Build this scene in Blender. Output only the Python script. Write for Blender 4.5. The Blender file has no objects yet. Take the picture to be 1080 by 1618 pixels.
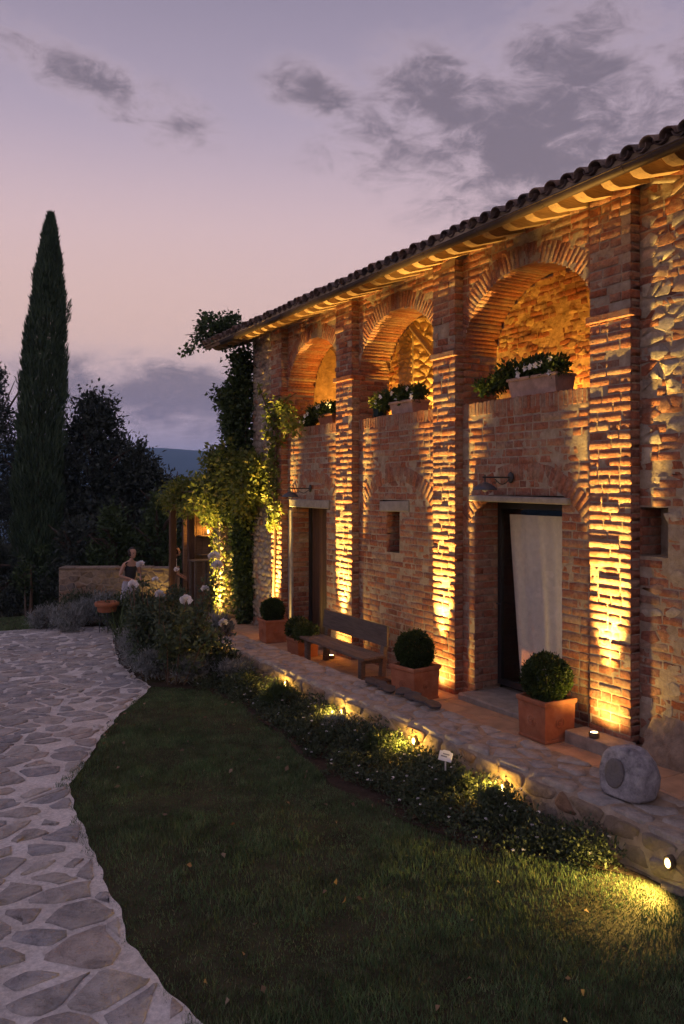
import bpy, bmesh, math, random
import numpy as np
from mathutils import Vector, Matrix, Euler

R = math.radians
sc = bpy.context.scene
C = sc.collection
rnd = random.Random(7)
nr = np.random.default_rng(11)

# ------------------------------------------------------------------ camera
YAW = math.atan(720 / 1300)
cam_d = bpy.data.cameras.new('camera')
cam = bpy.data.objects.new('camera', cam_d)
C.objects.link(cam)
cam.location = (0, 0, 2.46)
cam.rotation_euler = (R(90), 0, -YAW)
cam_d.sensor_fit = 'HORIZONTAL'
cam_d.sensor_width = 36
cam_d.lens = 1300 / 1080 * 36
cam_d.shift_y = -41 / 1080
cam_d.clip_start = .05
cam_d.clip_end = 30000
sc.camera = cam

# ------------------------------------------------------------------ world
SKY_GAIN = 1.16
world = bpy.data.worlds.new('World')
sc.world = world
world.use_nodes = True
wt = world.node_tree
wt.nodes.clear()


class NT:
    """small helper to write node trees as expressions"""
    def __init__(s, t): s.t = t
    def n(s, typ, **kw):
        x = s.t.nodes.new(typ)
        for k, v in kw.items(): setattr(x, k, v)
        return x
    def put(s, sock, v):
        if v is None: return
        if hasattr(v, 'is_output'): s.t.links.new(v, sock)
        else:
            if isinstance(v, tuple) and len(v) == 3 and sock.type == 'RGBA': v = v + (1,)
            sock.default_value = v
    def m(s, op, a, b=None, c=None, clamp=False):
        x = s.n('ShaderNodeMath', operation=op, use_clamp=clamp)
        s.put(x.inputs[0], a); s.put(x.inputs[1], b)
        if c is not None: s.put(x.inputs[2], c)
        return x.outputs[0]
    def mix(s, f, a, b, blend='MIX'):
        x = s.n('ShaderNodeMix', data_type='RGBA', blend_type=blend)
        s.put(x.inputs[0], f); s.put(x.inputs[6], a); s.put(x.inputs[7], b)
        return x.outputs[2]
    def ramp(s, f, stops, interp='LINEAR'):
        x = s.n('ShaderNodeValToRGB')
        cr = x.color_ramp; cr.interpolation = interp
        while len(cr.elements) < len(stops): cr.elements.new(.5)
        for e, (p, c) in zip(cr.elements, stops):
            e.position = p
            e.color = (c[0], c[1], c[2], 1) if isinstance(c, tuple) else (c, c, c, 1)
        s.put(x.inputs[0], f)
        return x.outputs[0]
    def noise(s, vec, scale, detail=4, rough=.55, w=None, dist=0):
        x = s.n('ShaderNodeTexNoise')
        s.put(x.inputs['Vector'], vec)
        x.inputs['Scale'].default_value = scale; x.inputs['Detail'].default_value = detail
        x.inputs['Roughness'].default_value = rough; x.inputs['Distortion'].default_value = dist
        return x.outputs[0]
    def mapr(s, v, a, b, c=0., d=1., smooth=False):
        x = s.n('ShaderNodeMapRange', interpolation_type='SMOOTHSTEP' if smooth else 'LINEAR')
        s.put(x.inputs[0], v)
        for i, q in enumerate((a, b, c, d)): x.inputs[i + 1].default_value = q
        return x.outputs[0]


def lin(r, g, b):
    f = lambda c: (c / 255 / 12.92) if c < 10.3 else ((c / 255 + .055) / 1.055) ** 2.4
    return (f(r), f(g), f(b))


def build_world():
    t = NT(wt)
    tc = t.n('ShaderNodeTexCoord')
    d = tc.outputs['Generated']
    sep = t.n('ShaderNodeSeparateXYZ'); t.put(sep.inputs[0], d)
    dx, dy, dz = sep.outputs
    el = t.m('MULTIPLY', t.m('ARCSINE', dz), 180 / math.pi)
    az = t.m('MULTIPLY', t.m('ARCTAN2', dx, dy), 180 / math.pi)
    sky = t.ramp(t.mapr(el, -5, 95), [
        (.00, lin(178, 166, 200)), (.07, lin(197, 180, 212)), (.115, lin(211, 187, 202)), (.16, lin(212, 186, 194)),
        (.22, lin(202, 179, 191)), (.29, lin(171, 156, 174)), (.36, lin(143, 133, 154)), (.55, lin(140, 131, 154)), (1., lin(134, 126, 152))])
    da = t.m('ABSOLUTE', t.m('SUBTRACT', az, math.degrees(YAW) - 14))
    glow = t.m('MULTIPLY', t.mapr(da, 0, 75, 1, 0, True), t.m('MULTIPLY', t.mapr(el, 3, 10, 0, 1, True), t.mapr(el, 10, 24, 1, 0, True)))
    sky = t.mix(t.m('MULTIPLY', glow, .75), sky, lin(224, 186, 172))
    # clouds: noise in a warped direction space, gathered in drifting banks
    mp = t.n('ShaderNodeMapping'); t.put(mp.inputs[0], d)
    mp.inputs['Scale'].default_value = (1, 1, 2.3)
    v = mp.outputs[0]
    big = t.noise(v, 6.5, 9, .66, dist=.6)
    fine = t.noise(v, 19, 9, .70, dist=.7)
    def bank(a0, e0, sa, se, tilt, edge=0.):
        a = t.m('SUBTRACT', az, a0); e = t.m('SUBTRACT', el, e0)
        ct, st = math.cos(R(tilt)), math.sin(R(tilt))
        p = t.m('ADD', t.m('MULTIPLY', a, ct / sa), t.m('MULTIPLY', e, st / sa))
        q = t.m('SUBTRACT', t.m('MULTIPLY', e, ct / se), t.m('MULTIPLY', a, st / se))
        r2 = t.m('ADD', t.m('MULTIPLY', p, p), t.m('MULTIPLY', q, q))
        return t.m('SUBTRACT', 1.0 - edge, t.m('SQRT', r2))
    a0 = math.degrees(YAW)
    banks = [bank(a0 + 12.5, 21.8, 11, 4.6, 6), bank(a0 + 7.0, 24.8, 6.0, 3.4, -25), bank(a0 + 16, 26.8, 7, 3.4, 0), bank(a0 - 2.0, 25.6, 4.6, 2.3, -12, .22),
             bank(a0 - 16.0, 25.0, 10.5, 2.3, -17, .24), bank(a0 - 11.4, 23.2, 3.2, 2.8, 0, .25), bank(a0 - 12.5, 6.0, 11.5, 3.0, -3), bank(a0 + 12, 23, 14, 5.5, 0, .02),
             bank(a0 + 24.5, 25.5, 4, 2.4, 0), bank(a0 + 52, 17, 16, 5, 0), bank(a0 - 58, 14, 18, 4, 4), bank(a0 + 120, 20, 22, 6, 0), bank(a0 - 130 , 24, 20, 6, 0)]
    msk = banks[0]
    for b in banks[1:]: msk = t.m('MAXIMUM', msk, b)
    dens = t.m('ADD', t.m('MULTIPLY', msk, .95), t.m('ADD', t.m('MULTIPLY', t.m('SUBTRACT', big, .5), 2.2), t.m('MULTIPLY', t.m('SUBTRACT', fine, .5), 1.7)))
    msk0 = t.mapr(msk, -.45, .25, 0, 1, True)
    cov = t.m('MULTIPLY', t.mapr(dens, -.45, .80, 0, .88, True), msk0)
    shade = t.mapr(t.m('ADD', dens, t.m('MULTIPLY', t.m('SUBTRACT', fine, .5), .5)), -.25, .85, 0, 1, True)
    ccol = t.mix(shade, lin(192, 170, 180), lin(116, 105, 117))
    low = t.mapr(el, 2, 9)
    ccol = t.mix(low, t.mix(shade, lin(188, 162, 174), lin(134, 119, 146)), ccol)
    col = t.mix(cov, sky, ccol)
    # the last daylight of a physical sky under it
    ns = t.n('ShaderNodeTexSky', sky_type='NISHITA')
    ns.sun_disc = False
    ns.sun_elevation = R(1.0); ns.sun_rotation = R(-20)
    nb = t.n('ShaderNodeBackground'); t.put(nb.inputs[0], ns.outputs[0]); nb.inputs[1].default_value = .003
    bg = t.n('ShaderNodeBackground'); t.put(bg.inputs[0], col); bg.inputs[1].default_value = SKY_GAIN
    ad = t.n('ShaderNodeAddShader'); t.put(ad.inputs[0], bg.outputs[0]); t.put(ad.inputs[1], nb.outputs[0])
    o = t.n('ShaderNodeOutputWorld'); t.put(o.inputs[0], ad.outputs[0])


build_world()

# the set sun: only a faint, very soft glow from beyond the trees
sd = bpy.data.lights.new('sun', 'SUN'); sd.energy = .06; sd.angle = R(40); sd.color = (1, .72, .66)
so = bpy.data.objects.new('sun', sd); C.objects.link(so)
so.rotation_euler = (R(80), 0, R(160))

sc.view_settings.view_transform = 'Standard'
sc.view_settings.look = 'None'
sc.view_settings.exposure = 0
sc.view_settings.gamma = 1
sc.render.engine = 'CYCLES'
sc.cycles.use_denoising = True
sc.cycles.adaptive_threshold = .03
sc.cycles.max_bounces = 6
sc.cycles.diffuse_bounces = 3
sc.cycles.transparent_max_bounces = 8
sc.cycles.sample_clamp_indirect = 4
sc.cycles.caustics_reflective = False
sc.cycles.caustics_refractive = False

WARM = (1, .62, .14)
AMBER = (1, .45, .06)


# ------------------------------------------------------------------ numeric helpers
def _h(ix, iy, iz, seed):
    n = (ix.astype(np.int64) * 374761393 + iy.astype(np.int64) * 668265263 + iz.astype(np.int64) * 2147483647 + seed * 1274126177)
    n = (n ^ (n >> 13)) * 1274126177
    n = n ^ (n >> 16)
    return (n & 0xffff) / 65535.0 * 2 - 1


def vn(x, y, z=0, seed=0):
    x = np.asarray(x, float); y = np.asarray(y, float); z = np.zeros_like(x) + z
    i, j, k = np.floor(x), np.floor(y), np.floor(z)
    f, g, h = x - i, y - j, z - k
    f, g, h = (q * q * (3 - 2 * q) for q in (f, g, h))
    r = 0
    for a in (0, 1):
        for b in (0, 1):
            for c in (0, 1):
                r = r + _h(i + a, j + b, k + c, seed) * (f if a else 1 - f) * (g if b else 1 - g) * (h if c else 1 - h)
    return r


def fbm(x, y, z=0, seed=0, oct=3):
    r, a, s = 0, 1, 1
    for o in range(oct):
        r = r + a * vn(np.asarray(x) * s, np.asarray(y) * s, np.asarray(z) * s, seed + o); a *= .5; s *= 2.03
    return r


def ground_z(X, Y):
    Y = np.maximum(0, np.asarray(Y, float) - 4)
    near = -.08 - .0026 * np.minimum(Y, 22) ** 2
    return near - np.maximum(0, Y - 22) * .11


def ter(Y):
    return -.018 * np.maximum(0, np.asarray(Y, float) - 5)


# ------------------------------------------------------------------ mesh helpers
def fastmesh(name, verts, *faces, smooth=False):
    verts = np.asarray(verts, np.float32).reshape(-1, 3)
    me = bpy.data.meshes.new(name)
    me.vertices.add(len(verts)); me.vertices.foreach_set('co', verts.ravel())
    faces = [np.asarray(f, np.int32) for f in faces if len(f)]
    tot = sum(len(f) for f in faces)
    loops = np.concatenate([f.ravel() for f in faces])
    cnt = np.concatenate([np.full(len(f), f.shape[1], np.int32) for f in faces])
    st = np.concatenate([[0], np.cumsum(cnt)[:-1]]).astype(np.int32)
    me.loops.add(len(loops)); me.loops.foreach_set('vertex_index', loops)
    me.polygons.add(tot); me.polygons.foreach_set('loop_start', st)
    me.update(calc_edges=True)
    if smooth: me.polygons.foreach_set('use_smooth', np.ones(tot, bool))
    me.validate()
    return me


class MB:
    """collects geometry for ONE mesh"""
    def __init__(s): s.v = []; s.f = []
    def add(s, vs, fs):
        o = len(s.v); s.v.extend(tuple(map(float, q)) for q in vs); s.f.extend(tuple(o + i for i in f) for f in fs); return s
    def box(s, x0, x1, y0, y1, z0, z1):
        return s.add([(x, y, z) for x in (x0, x1) for y in (y0, y1) for z in (z0, z1)],
                     [(0, 1, 3, 2), (4, 6, 7, 5), (0, 4, 5, 1), (2, 3, 7, 6), (0, 2, 6, 4), (1, 5, 7, 3)])
    def cbox(s, x0, x1, y0, y1, z0, z1, b=.01):
        pts = []
        for x, sx in ((x0, 1), (x1, -1)):
            for y, sy in ((y0, 1), (y1, -1)):
                for z, sz in ((z0, 1), (z1, -1)):
                    pts += [(x + sx * b, y + sy * b, z), (x + sx * b, y, z + sz * b), (x, y + sy * b, z + sz * b)]
        return s.hull(pts)
    def hull(s, pts):
        bm = bmesh.new()
        for p in pts: bm.verts.new(p)
        bmesh.ops.convex_hull(bm, input=bm.verts)
        bmesh.ops.dissolve_limit(bm, angle_limit=.02, verts=bm.verts, edges=bm.edges)
        bm.verts.index_update()
        s.add([v.co for v in bm.verts], [[v.index for v in f.verts] for f in bm.faces]); bm.free(); return s
    def tube(s, pts, rad, seg=8, cap=True):
        pts = [Vector(p) for p in pts]; n = len(pts)
        if not hasattr(rad, '__len__'): rad = [rad] * n
        rings = []; up = None
        for i, p in enumerate(pts):
            t = (pts[min(i + 1, n - 1)] - pts[max(i - 1, 0)]).normalized()
            if up is None: up = Vector((0, 0, 1)) if abs(t.z) < .9 else Vector((1, 0, 0))
            a = t.cross(up).normalized(); b = a.cross(t); up = b if b.length > 0 else up
            rings.append([p + (a * math.cos(q) + b * math.sin(q)) * rad[i] for q in (2 * math.pi * k / seg for k in range(seg))])
        fs = []
        for i in range(n - 1):
            for k in range(seg):
                k2 = (k + 1) % seg
                fs.append((i * seg + k, i * seg + k2, (i + 1) * seg + k2, (i + 1) * seg + k))
        if cap: fs += [tuple(range(seg - 1, -1, -1)), tuple((n - 1) * seg + k for k in range(seg))]
        return s.add([q for r in rings for q in r], fs)
    def lathe(s, prof, c=(0, 0, 0), seg=20):
        n = len(prof)
        vs = [(c[0] + r * math.cos(2 * math.pi * k / seg), c[1] + r * math.sin(2 * math.pi * k / seg), c[2] + z) for r, z in prof for k in range(seg)]
        fs = [(i * seg + k, i * seg + (k + 1) % seg, (i + 1) * seg + (k + 1) % seg, (i + 1) * seg + k) for i in range(n - 1) for k in range(seg)]
        if prof[0][0] > 1e-5: fs.append(tuple(range(seg - 1, -1, -1)))
        if prof[-1][0] > 1e-5: fs.append(tuple((n - 1) * seg + k for k in range(seg)))
        return s.add(vs, fs)
    def prism(s, poly, y0, y1):
        """polygon in X,Z extruded along Y"""
        n = len(poly)
        vs = [(p[0], y, p[1]) for y in (y0, y1) for p in poly]
        fs = [(i, (i + 1) % n, n + (i + 1) % n, n + i) for i in range(n)] + [tuple(range(n - 1, -1, -1)), tuple(range(n, 2 * n))]
        return s.add(vs, fs)
    def xf(s, M):
        s.v = [tuple(M @ Vector(p)) for p in s.v]; return s
    def mesh(s, name, smooth=False):
        me = bpy.data.meshes.new(name); me.from_pydata(s.v, [], s.f); me.update()
        if smooth:
            for p in me.polygons: p.use_smooth = True
        return me


def link(name, me, mat, root=None, smooth_angle=None):
    o = bpy.data.objects.new(name, me)
    C.objects.link(o)
    if me is not None and mat is not None and not me.materials: me.materials.append(mat)
    if root is not None:
        o.parent = root
        o.matrix_parent_inverse = Matrix.Translation(-ROOTLOC.get(root.name, Vector((0, 0, 0))))
    return o


ROOTLOC = {}


def thing(name, label, cat, loc=(0, 0, 0), group=None):
    o = bpy.data.objects.new(name, None); C.objects.link(o)
    o.location = loc; o.empty_display_size = .1
    ROOTLOC[o.name] = Vector(loc)
    return tag(o, label, cat, group)


def tag(o, label, cat, group=None, kind=None):
    o['label'] = label
    if cat: o['category'] = cat
    if group: o['group'] = group
    if kind: o['kind'] = kind
    return o


def structure(name, me, mat, label=None):
    o = link(name, me, mat); o['kind'] = 'structure'
    if label: o['label'] = label
    return o


def subpart(name, me, mat, part):
    """child of a part that itself sits at the origin in world space"""
    o = link(name, me, mat); o.parent = part
    o.matrix_parent_inverse = Matrix.Identity(4)
    return o


def recalc(me):
    bm = bmesh.new(); bm.from_mesh(me); bmesh.ops.recalc_face_normals(bm, faces=bm.faces); bm.to_mesh(me); bm.free(); return me


# ------------------------------------------------------------------ materials
def mat(name, build, rough=.9, spec=.3):
    m = bpy.data.materials.new(name); m.use_nodes = True
    t = NT(m.node_tree); b = m.node_tree.nodes['Principled BSDF']
    b.inputs['Roughness'].default_value = rough
    b.inputs['Specular IOR Level'].default_value = spec
    t.pos = t.n('ShaderNodeNewGeometry')
    t.P = t.pos.outputs['Position']; t.isl = t.pos.outputs['Random Per Island']
    t.b = b
    oi = t.n('ShaderNodeObjectInfo'); t.obr = oi.outputs['Random']
    t.r = t.m('FRACT', t.m('ADD', t.m('MULTIPLY', t.isl, 7.13), t.m('MULTIPLY', t.obr, 3.37)))
    t.r2 = t.m('FRACT', t.m('MULTIPLY', t.r, 17.31))
    build(t)
    return m


def bump(t, h, dist=.01, strength=1.):
    x = t.n('ShaderNodeBump'); x.inputs['Distance'].default_value = dist; x.inputs['Strength'].default_value = strength
    t.put(x.inputs['Height'], h); t.put(t.b.inputs['Normal'], x.outputs[0])


def flat(c, rough=.8, spec=.3, var=.15, scale=12., bmp=.002):
    def f(t):
        n = t.noise(t.P, scale, 5, .6)
        k = t.mapr(n, .25, .75, 1 - var, 1 + var)
        t.put(t.b.inputs[0], t.mix(1., c, t.ramp(k, [(0, 0.), (1, 1.)]), 'MULTIPLY') if False else hsv(t, c, k))
        if bmp: bump(t, t.noise(t.P, scale * 4, 4, .6), bmp)
    return f


def hsv(t, c, val):
    x = t.n('ShaderNodeHueSaturation'); t.put(x.inputs['Color'], c); t.put(x.inputs['Value'], val); return x.outputs[0]


def m_brick(t):
    c = t.ramp(t.r, [(0, (.35, .12, .068)), (.16, (.46, .175, .10)), (.32, (.36, .145, .098)), (.48, (.50, .21, .125)),
                     (.62, (.40, .21, .145)), (.76, (.52, .25, .15)), (.88, (.27, .11, .078)), (1, (.52, .35, .245))])
    n = t.noise(t.P, 26, 3, .65)
    c = hsv(t, c, t.mapr(n, .25, .75, .48, 1.12))
    sm = t.noise(t.P, 5.5, 4, .68)
    big = t.noise(t.P, .8, 2, .5)
    f = t.m('MULTIPLY', t.mapr(t.m('ADD', sm, t.m('MULTIPLY', big, .35)), .62, .90, 0, .55, True), 1.)
    c = t.mix(f, c, (.43, .335, .25))
    t.put(t.b.inputs[0], c)
    bump(t, t.noise(t.P, 34, 5, .75), .022, 1.)


def m_mortar(t):
    n = t.noise(t.P, 9, 4, .65)
    t.put(t.b.inputs[0], t.ramp(n, [(.25, (.26, .19, .135)), (.5, (.38, .30, .225)), (.75, (.49, .405, .32))]))
    bump(t, t.noise(t.P, 30, 5, .75), .018, 1.)


def m_rubble(t):
    c = t.ramp(t.r, [(0, (.38, .32, .25)), (.25, (.46, .38, .29)), (.45, (.32, .27, .23)), (.6, (.50, .43, .34)), (.75, (.38, .20, .13)), (.88, (.43, .35, .26)), (1, (.28, .23, .2))])
    n = t.noise(t.P, 14, 6, .65)
    t.put(t.b.inputs[0], hsv(t, c, t.mapr(n, .25, .75, .55, 1.4)))
    bump(t, t.noise(t.P, 30, 5, .75), .014, 1.)


def m_flag(t):
    c = t.ramp(t.r, [(0, (.28, .26, .25)), (.2, (.37, .34, .315)), (.4, (.29, .285, .295)), (.55, (.43, .39, .345)), (.7, (.25, .25, .265)), (.82, (.36, .30, .26)), (1, (.47, .435, .40))])
    n = t.noise(t.P, 6, 5, .7, dist=.6)
    n2 = t.noise(t.P, 40, 2, .6)
    c = hsv(t, c, t.mapr(n, .28, .72, .55, 1.5))
    dust = t.mapr(t.noise(t.P, 7, 5, .72), .44, .70, 0, .75, True)
    c = t.mix(dust, c, (.50, .45, .41))
    t.put(t.b.inputs[0], c)
    bump(t, t.m('ADD', n2, t.m('MULTIPLY', n, 3.)), .02, 1.)


def m_pavemortar(t):
    n = t.noise(t.P, 3.2, 5, .66)
    c = t.ramp(n, [(.28, (.46, .42, .385)), (.5, (.63, .585, .54)), (.72, (.73, .69, .65))])
    g = t.mapr(t.noise(t.P, 38, 4, .7), .30, .70, .78, 1.3)
    c = hsv(t, c, g)
    c = t.mix(t.mapr(t.noise(t.P, 1.1, 5, .7), .5, .72, 0, .3, True), c, (.30, .265, .235))
    t.put(t.b.inputs[0], c)
    bump(t, t.noise(t.P, 14, 6, .72), .03, .7)


def m_wallstone(t):
    c = t.ramp(t.r, [(0, (.20, .155, .115)), (.3, (.27, .205, .15)), (.5, (.22, .185, .16)), (.7, (.31, .235, .165)), (.85, (.25, .15, .095)), (1, (.34, .275, .21))])
    n = t.noise(t.P, 10, 7, .68)
    t.put(t.b.inputs[0], hsv(t, c, t.mapr(n, .25, .75, .6, 1.45)))
    bump(t, t.noise(t.P, 16, 6, .72), .028, 1.)


def m_wood(c1, c2, sc_=(3, 40, 40)):
    def f(t):
        mp = t.n('ShaderNodeMapping'); t.put(mp.inputs[0], t.P); mp.inputs['Scale'].default_value = sc_
        n = t.noise(mp.outputs[0], 1.2, 6, .65, dist=.8)
        t.put(t.b.inputs[0], hsv(t, t.ramp(n, [(.3, c1), (.7, c2)]), t.mapr(t.r, 0, 1, .8, 1.2)))
        bump(t, n, .004, .8)
    return f


def m_terra(t):
    n = t.noise(t.P, 7, 6, .65)
    c = t.ramp(n, [(.28, (.30, .11, .055)), (.5, (.40, .155, .078)), (.66, (.45, .20, .11)), (.8, (.54, .34, .24))])
    t.put(t.b.inputs[0], hsv(t, c, t.mapr(t.obr, 0, 1, .9, 1.1)))
    bump(t, t.noise(t.P, 70, 4, .6), .003)


def m_tile(t):
    c = t.ramp(t.r, [(0, (.15, .10, .08)), (.3, (.24, .15, .11)), (.6, (.19, .145, .125)), (.8, (.29, .20, .15)), (1, (.11, .09, .085))])
    n = t.noise(t.P, 12, 6, .7)
    c = hsv(t, c, t.mapr(n, .25, .75, .6, 1.4))
    c = t.mix(t.mapr(t.noise(t.P, 20, 5, .7), .6, .75, 0, .6, True), c, (.30, .29, .25))
    t.put(t.b.inputs[0], c)
    bump(t, t.noise(t.P, 40, 5, .7), .006)


def m_leaf(stops, trans=.25, rough=.55):
    def f(t):
        c = t.ramp(t.r, [(i / (len(stops) - 1), s) for i, s in enumerate(stops)])
        c = hsv(t, c, t.mapr(t.noise(t.P, 2.3, 3, .5), .3, .7, .7, 1.3))
        t.put(t.b.inputs[0], c)
        if trans:
            tr = t.n('ShaderNodeBsdfTranslucent'); t.put(tr.inputs[0], c)
            mx = t.n('ShaderNodeMixShader'); mx.inputs[0].default_value = trans
            t.put(mx.inputs[1], t.b.outputs[0]); t.put(mx.inputs[2], tr.outputs[0])
            t.put(t.t.nodes['Material Output'].inputs[0], mx.outputs[0])
        t.b.inputs['Roughness'].default_value = rough
    return f


M = {}
M['brick'] = mat('brick', m_brick, .92, .2)
M['mortar'] = mat('mortar', m_mortar, .95, .15)
M['loggia'] = mat('loggia_stone', flat((.50, .35, .20), .92, .2, .45, 7, .02), .92, .2)
M['rubble'] = mat('rubble', m_rubble, .92, .2)
M['flag'] = mat('flagstone', m_flag, .8, .35)
M['pavemortar'] = mat('paving_mortar', m_pavemortar, .93, .2)
def m_topstone(t):
    c = t.ramp(t.r, [(0, (.30, .265, .24)), (.3, (.37, .33, .29)), (.55, (.29, .275, .27)), (.8, (.41, .355, .30)), (1, (.34, .29, .24))])
    c = hsv(t, c, t.mapr(t.noise(t.P, 8, 5, .72), .28, .72, .55, 1.4))
    c = t.mix(t.mapr(t.noise(t.P, 9, 5, .72), .42, .64, 0, .8, True), c, (.40, .365, .33))
    t.put(t.b.inputs[0], c); bump(t, t.noise(t.P, 15, 5, .72), .026, .9)


M['topstone'] = mat('wall_top_stone', m_topstone, .9, .25)
M['wallstone'] = mat('wall_stone', m_wallstone, .9, .25)
M['lintel'] = mat('stone_lintel', flat((.31, .275, .24), .85, .3, .3, 9, .006))
M['terra'] = mat('terracotta', m_terra, .85, .3)
M['oldterra'] = mat('weathered_terracotta', flat((.46, .30, .235), .9, .2, .3, 9, .003), .9, .2)
M['tile'] = mat('roof_tile', m_tile, .9, .25)
M['rafter'] = mat('rafter_wood', m_wood((.24, .14, .075), (.42, .27, .15), (3, 40, 40)), .75)
M['soffit'] = mat('soffit_brick', flat((.55, .40, .25), .9, .2, .3, 8, .004))
M['copper'] = mat('gutter_copper', flat((.10, .066, .05), .5, .5, .3, 6, .001), .5, .5)
M['copper'].node_tree.nodes['Principled BSDF'].inputs['Metallic'].default_value = .5
M['iron'] = mat('black_iron', flat((.03, .03, .034), .5, .5, .3, 20, .001), .5, .5)
M['bluemetal'] = mat('lamp_shade_enamel', flat((.055, .062, .085), .5, .5, .2, 20, .001), .45, .5)
M['bronze'] = mat('bronze', flat((.12, .085, .05), .45, .5, .2, 20, .001), .45, .5)
M['darkwood'] = mat('door_wood', m_wood((.06, .03, .017), (.13, .065, .035), (40, 40, 3)), .6)
M['greywood'] = mat('weathered_wood', m_wood((.10, .072, .055), (.21, .16, .125), (40, 3, 40)), .85)
M['frame'] = mat('black_frame', flat((.02, .02, .022), .45, .4, .2, 20, 0), .45, .4)
M['curtain'] = mat('linen', flat((.80, .73, .60), .95, .1, .12, 14, .002), .95, .1)
M['dark'] = mat('dark_room', flat((.06, .05, .045), .95, .1, .2, 5, 0), .95, .1)
M['terrace'] = mat('terrace_slab', flat((.46, .30, .19), .85, .3, .25, 5, .003), .85, .3)
M['slate'] = mat('slate', flat((.075, .068, .07), .7, .4, .5, 15, .004), .7, .4)
M['fauxrock'] = mat('speckled_rock', lambda t: (t.put(t.b.inputs[0], t.ramp(t.noise(t.P, 13, 7, .7), [(.3, (.09, .085, .1)), (.46, (.26, .245, .26)), (.58, (.36, .34, .35)), (.72, (.5, .48, .48))])), bump(t, t.noise(t.P, 30, 5, .65), .008)), .85)
M['grille'] = mat('speaker_grille', flat((.16, .145, .145), .8, .3, .2, 60, .002), .8)
M['white'] = mat('white_paint', flat((.78, .77, .75), .6, .4, .06, 20, 0), .6)
M['ink'] = mat('print', flat((.25, .25, .27), .7, .3, .1, 20, 0))
M['soil'] = mat('soil', flat((.06, .043, .032), .97, .1, .45, 11, .03), .97, .1)
M['lawn'] = mat('lawn_soil', flat((.055, .05, .028), .97, .1, .5, 4, .02), .97, .1)
def m_grass(t):
    c = t.ramp(t.r, [(0, (.058, .118, .048)), (.4, (.084, .15, .058)), (.8, (.115, .172, .072)), (.94, (.19, .21, .105)), (1, (.28, .25, .14))])
    patch = t.mapr(t.noise(t.P, 1.6, 4, .6), .35, .65, 0, 1, True)
    c = t.mix(t.m('MULTIPLY', patch, .30), c, (.10, .10, .052))
    t.put(t.b.inputs[0], hsv(t, c, t.mapr(t.noise(t.P, 5, 3, .6), .3, .7, .55, 1.5)))


M['grass'] = mat('grass', m_grass, .75, .2)
M['box'] = mat('boxwood_leaf', m_leaf([(.030, .050, .013), (.045, .075, .018), (.065, .10, .025)], .2), .5)
M['cypress'] = mat('cypress_leaf', m_leaf([(.042, .074, .042), (.066, .102, .056), (.094, .13, .07)], .1), .7, .2)
M['oak'] = mat('oak_leaf', m_leaf([(.03, .042, .034), (.05, .064, .048), (.08, .094, .072)], .15), .55)
M['bark'] = mat('bark', flat((.09, .065, .05), .95, .2, .4, 20, .01))
M['twig'] = mat('brown_twig', flat((.13, .085, .055), .9, .2, .3, 20, .004))
M['ivy'] = mat('ivy_leaf', m_leaf([(.034, .058, .022), (.056, .09, .032), (.09, .13, .045)], .25), .5)
M['vine'] = mat('vine_leaf', m_leaf([(.10, .13, .028), (.15, .19, .04), (.21, .24, .055), (.28, .25, .06)], .35), .55)
M['lavender'] = mat('silver_leaf', m_leaf([(.16, .18, .165), (.24, .26, .245), (.33, .345, .33), (.11, .13, .11)], .15), .8)
M['roseleaf'] = mat('rose_leaf', m_leaf([(.05, .08, .042), (.08, .11, .06), (.115, .15, .085)], .2), .5)
M['iris'] = mat('iris_leaf', m_leaf([(.05, .085, .03), (.08, .12, .045)], .3), .5)
M['cover'] = mat('ground_cover_leaf', m_leaf([(.038, .06, .03), (.065, .09, .044), (.10, .12, .07), (.045, .07, .035)], .2), .55)
M['dryleaf'] = mat('dry_leaf', m_leaf([(.24, .15, .08), (.17, .10, .06), (.30, .23, .15)], .1), .8)
M['petal'] = mat('white_petal', m_leaf([(.84, .82, .82), (.88, .86, .85)], .12), .6)
M['skin'] = mat('skin', flat((.50, .29, .205), .6, .35, .08, 20, 0), .6)
M['hair'] = mat('dark_hair', flat((.03, .02, .015), .6, .4, .3, 60, 0), .6)
M['top'] = mat('dark_top', flat((.035, .035, .04), .9, .2, .1, 30, 0))
M['skirt'] = mat('pale_skirt', flat((.42, .41, .46), .9, .2, .1, 30, 0))
M['shirt'] = mat('white_shirt', flat((.68, .68, .70), .9, .2, .1, 30, 0))
M['hill'] = mat('far_land', flat((.04, .055, .05), .97, .1, .4, .01, 0), .97, .1)


def m_glass(t):
    gl = t.n('ShaderNodeBsdfGlossy'); gl.inputs['Roughness'].default_value = .02
    tr = t.n('ShaderNodeBsdfTransparent')
    lwt = t.n('ShaderNodeLayerWeight'); lwt.inputs[0].default_value = .5
    fr = t.m('ADD', .05, t.m('MULTIPLY', t.m('POWER', lwt.outputs['Facing'], 4.), .9))
    mx = t.n('ShaderNodeMixShader'); t.put(mx.inputs[0], fr)
    t.put(mx.inputs[1], tr.outputs[0]); t.put(mx.inputs[2], gl.outputs[0])
    t.put(t.t.nodes['Material Output'].inputs[0], mx.outputs[0])


M['glass'] = mat('window_glass', m_glass)


def emis(name, col, st):
    def f(t):
        t.put(t.b.inputs['Emission Color'], col); t.b.inputs['Emission Strength'].default_value = st
        t.put(t.b.inputs[0], (.8, .7, .5))
    return mat(name, f)


M['lampglass'] = emis('lamp_glass', (1, .72, .35), 14)
M['lampglass_soft'] = emis('lamp_glass_soft', (1, .66, .26), 9)


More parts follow.
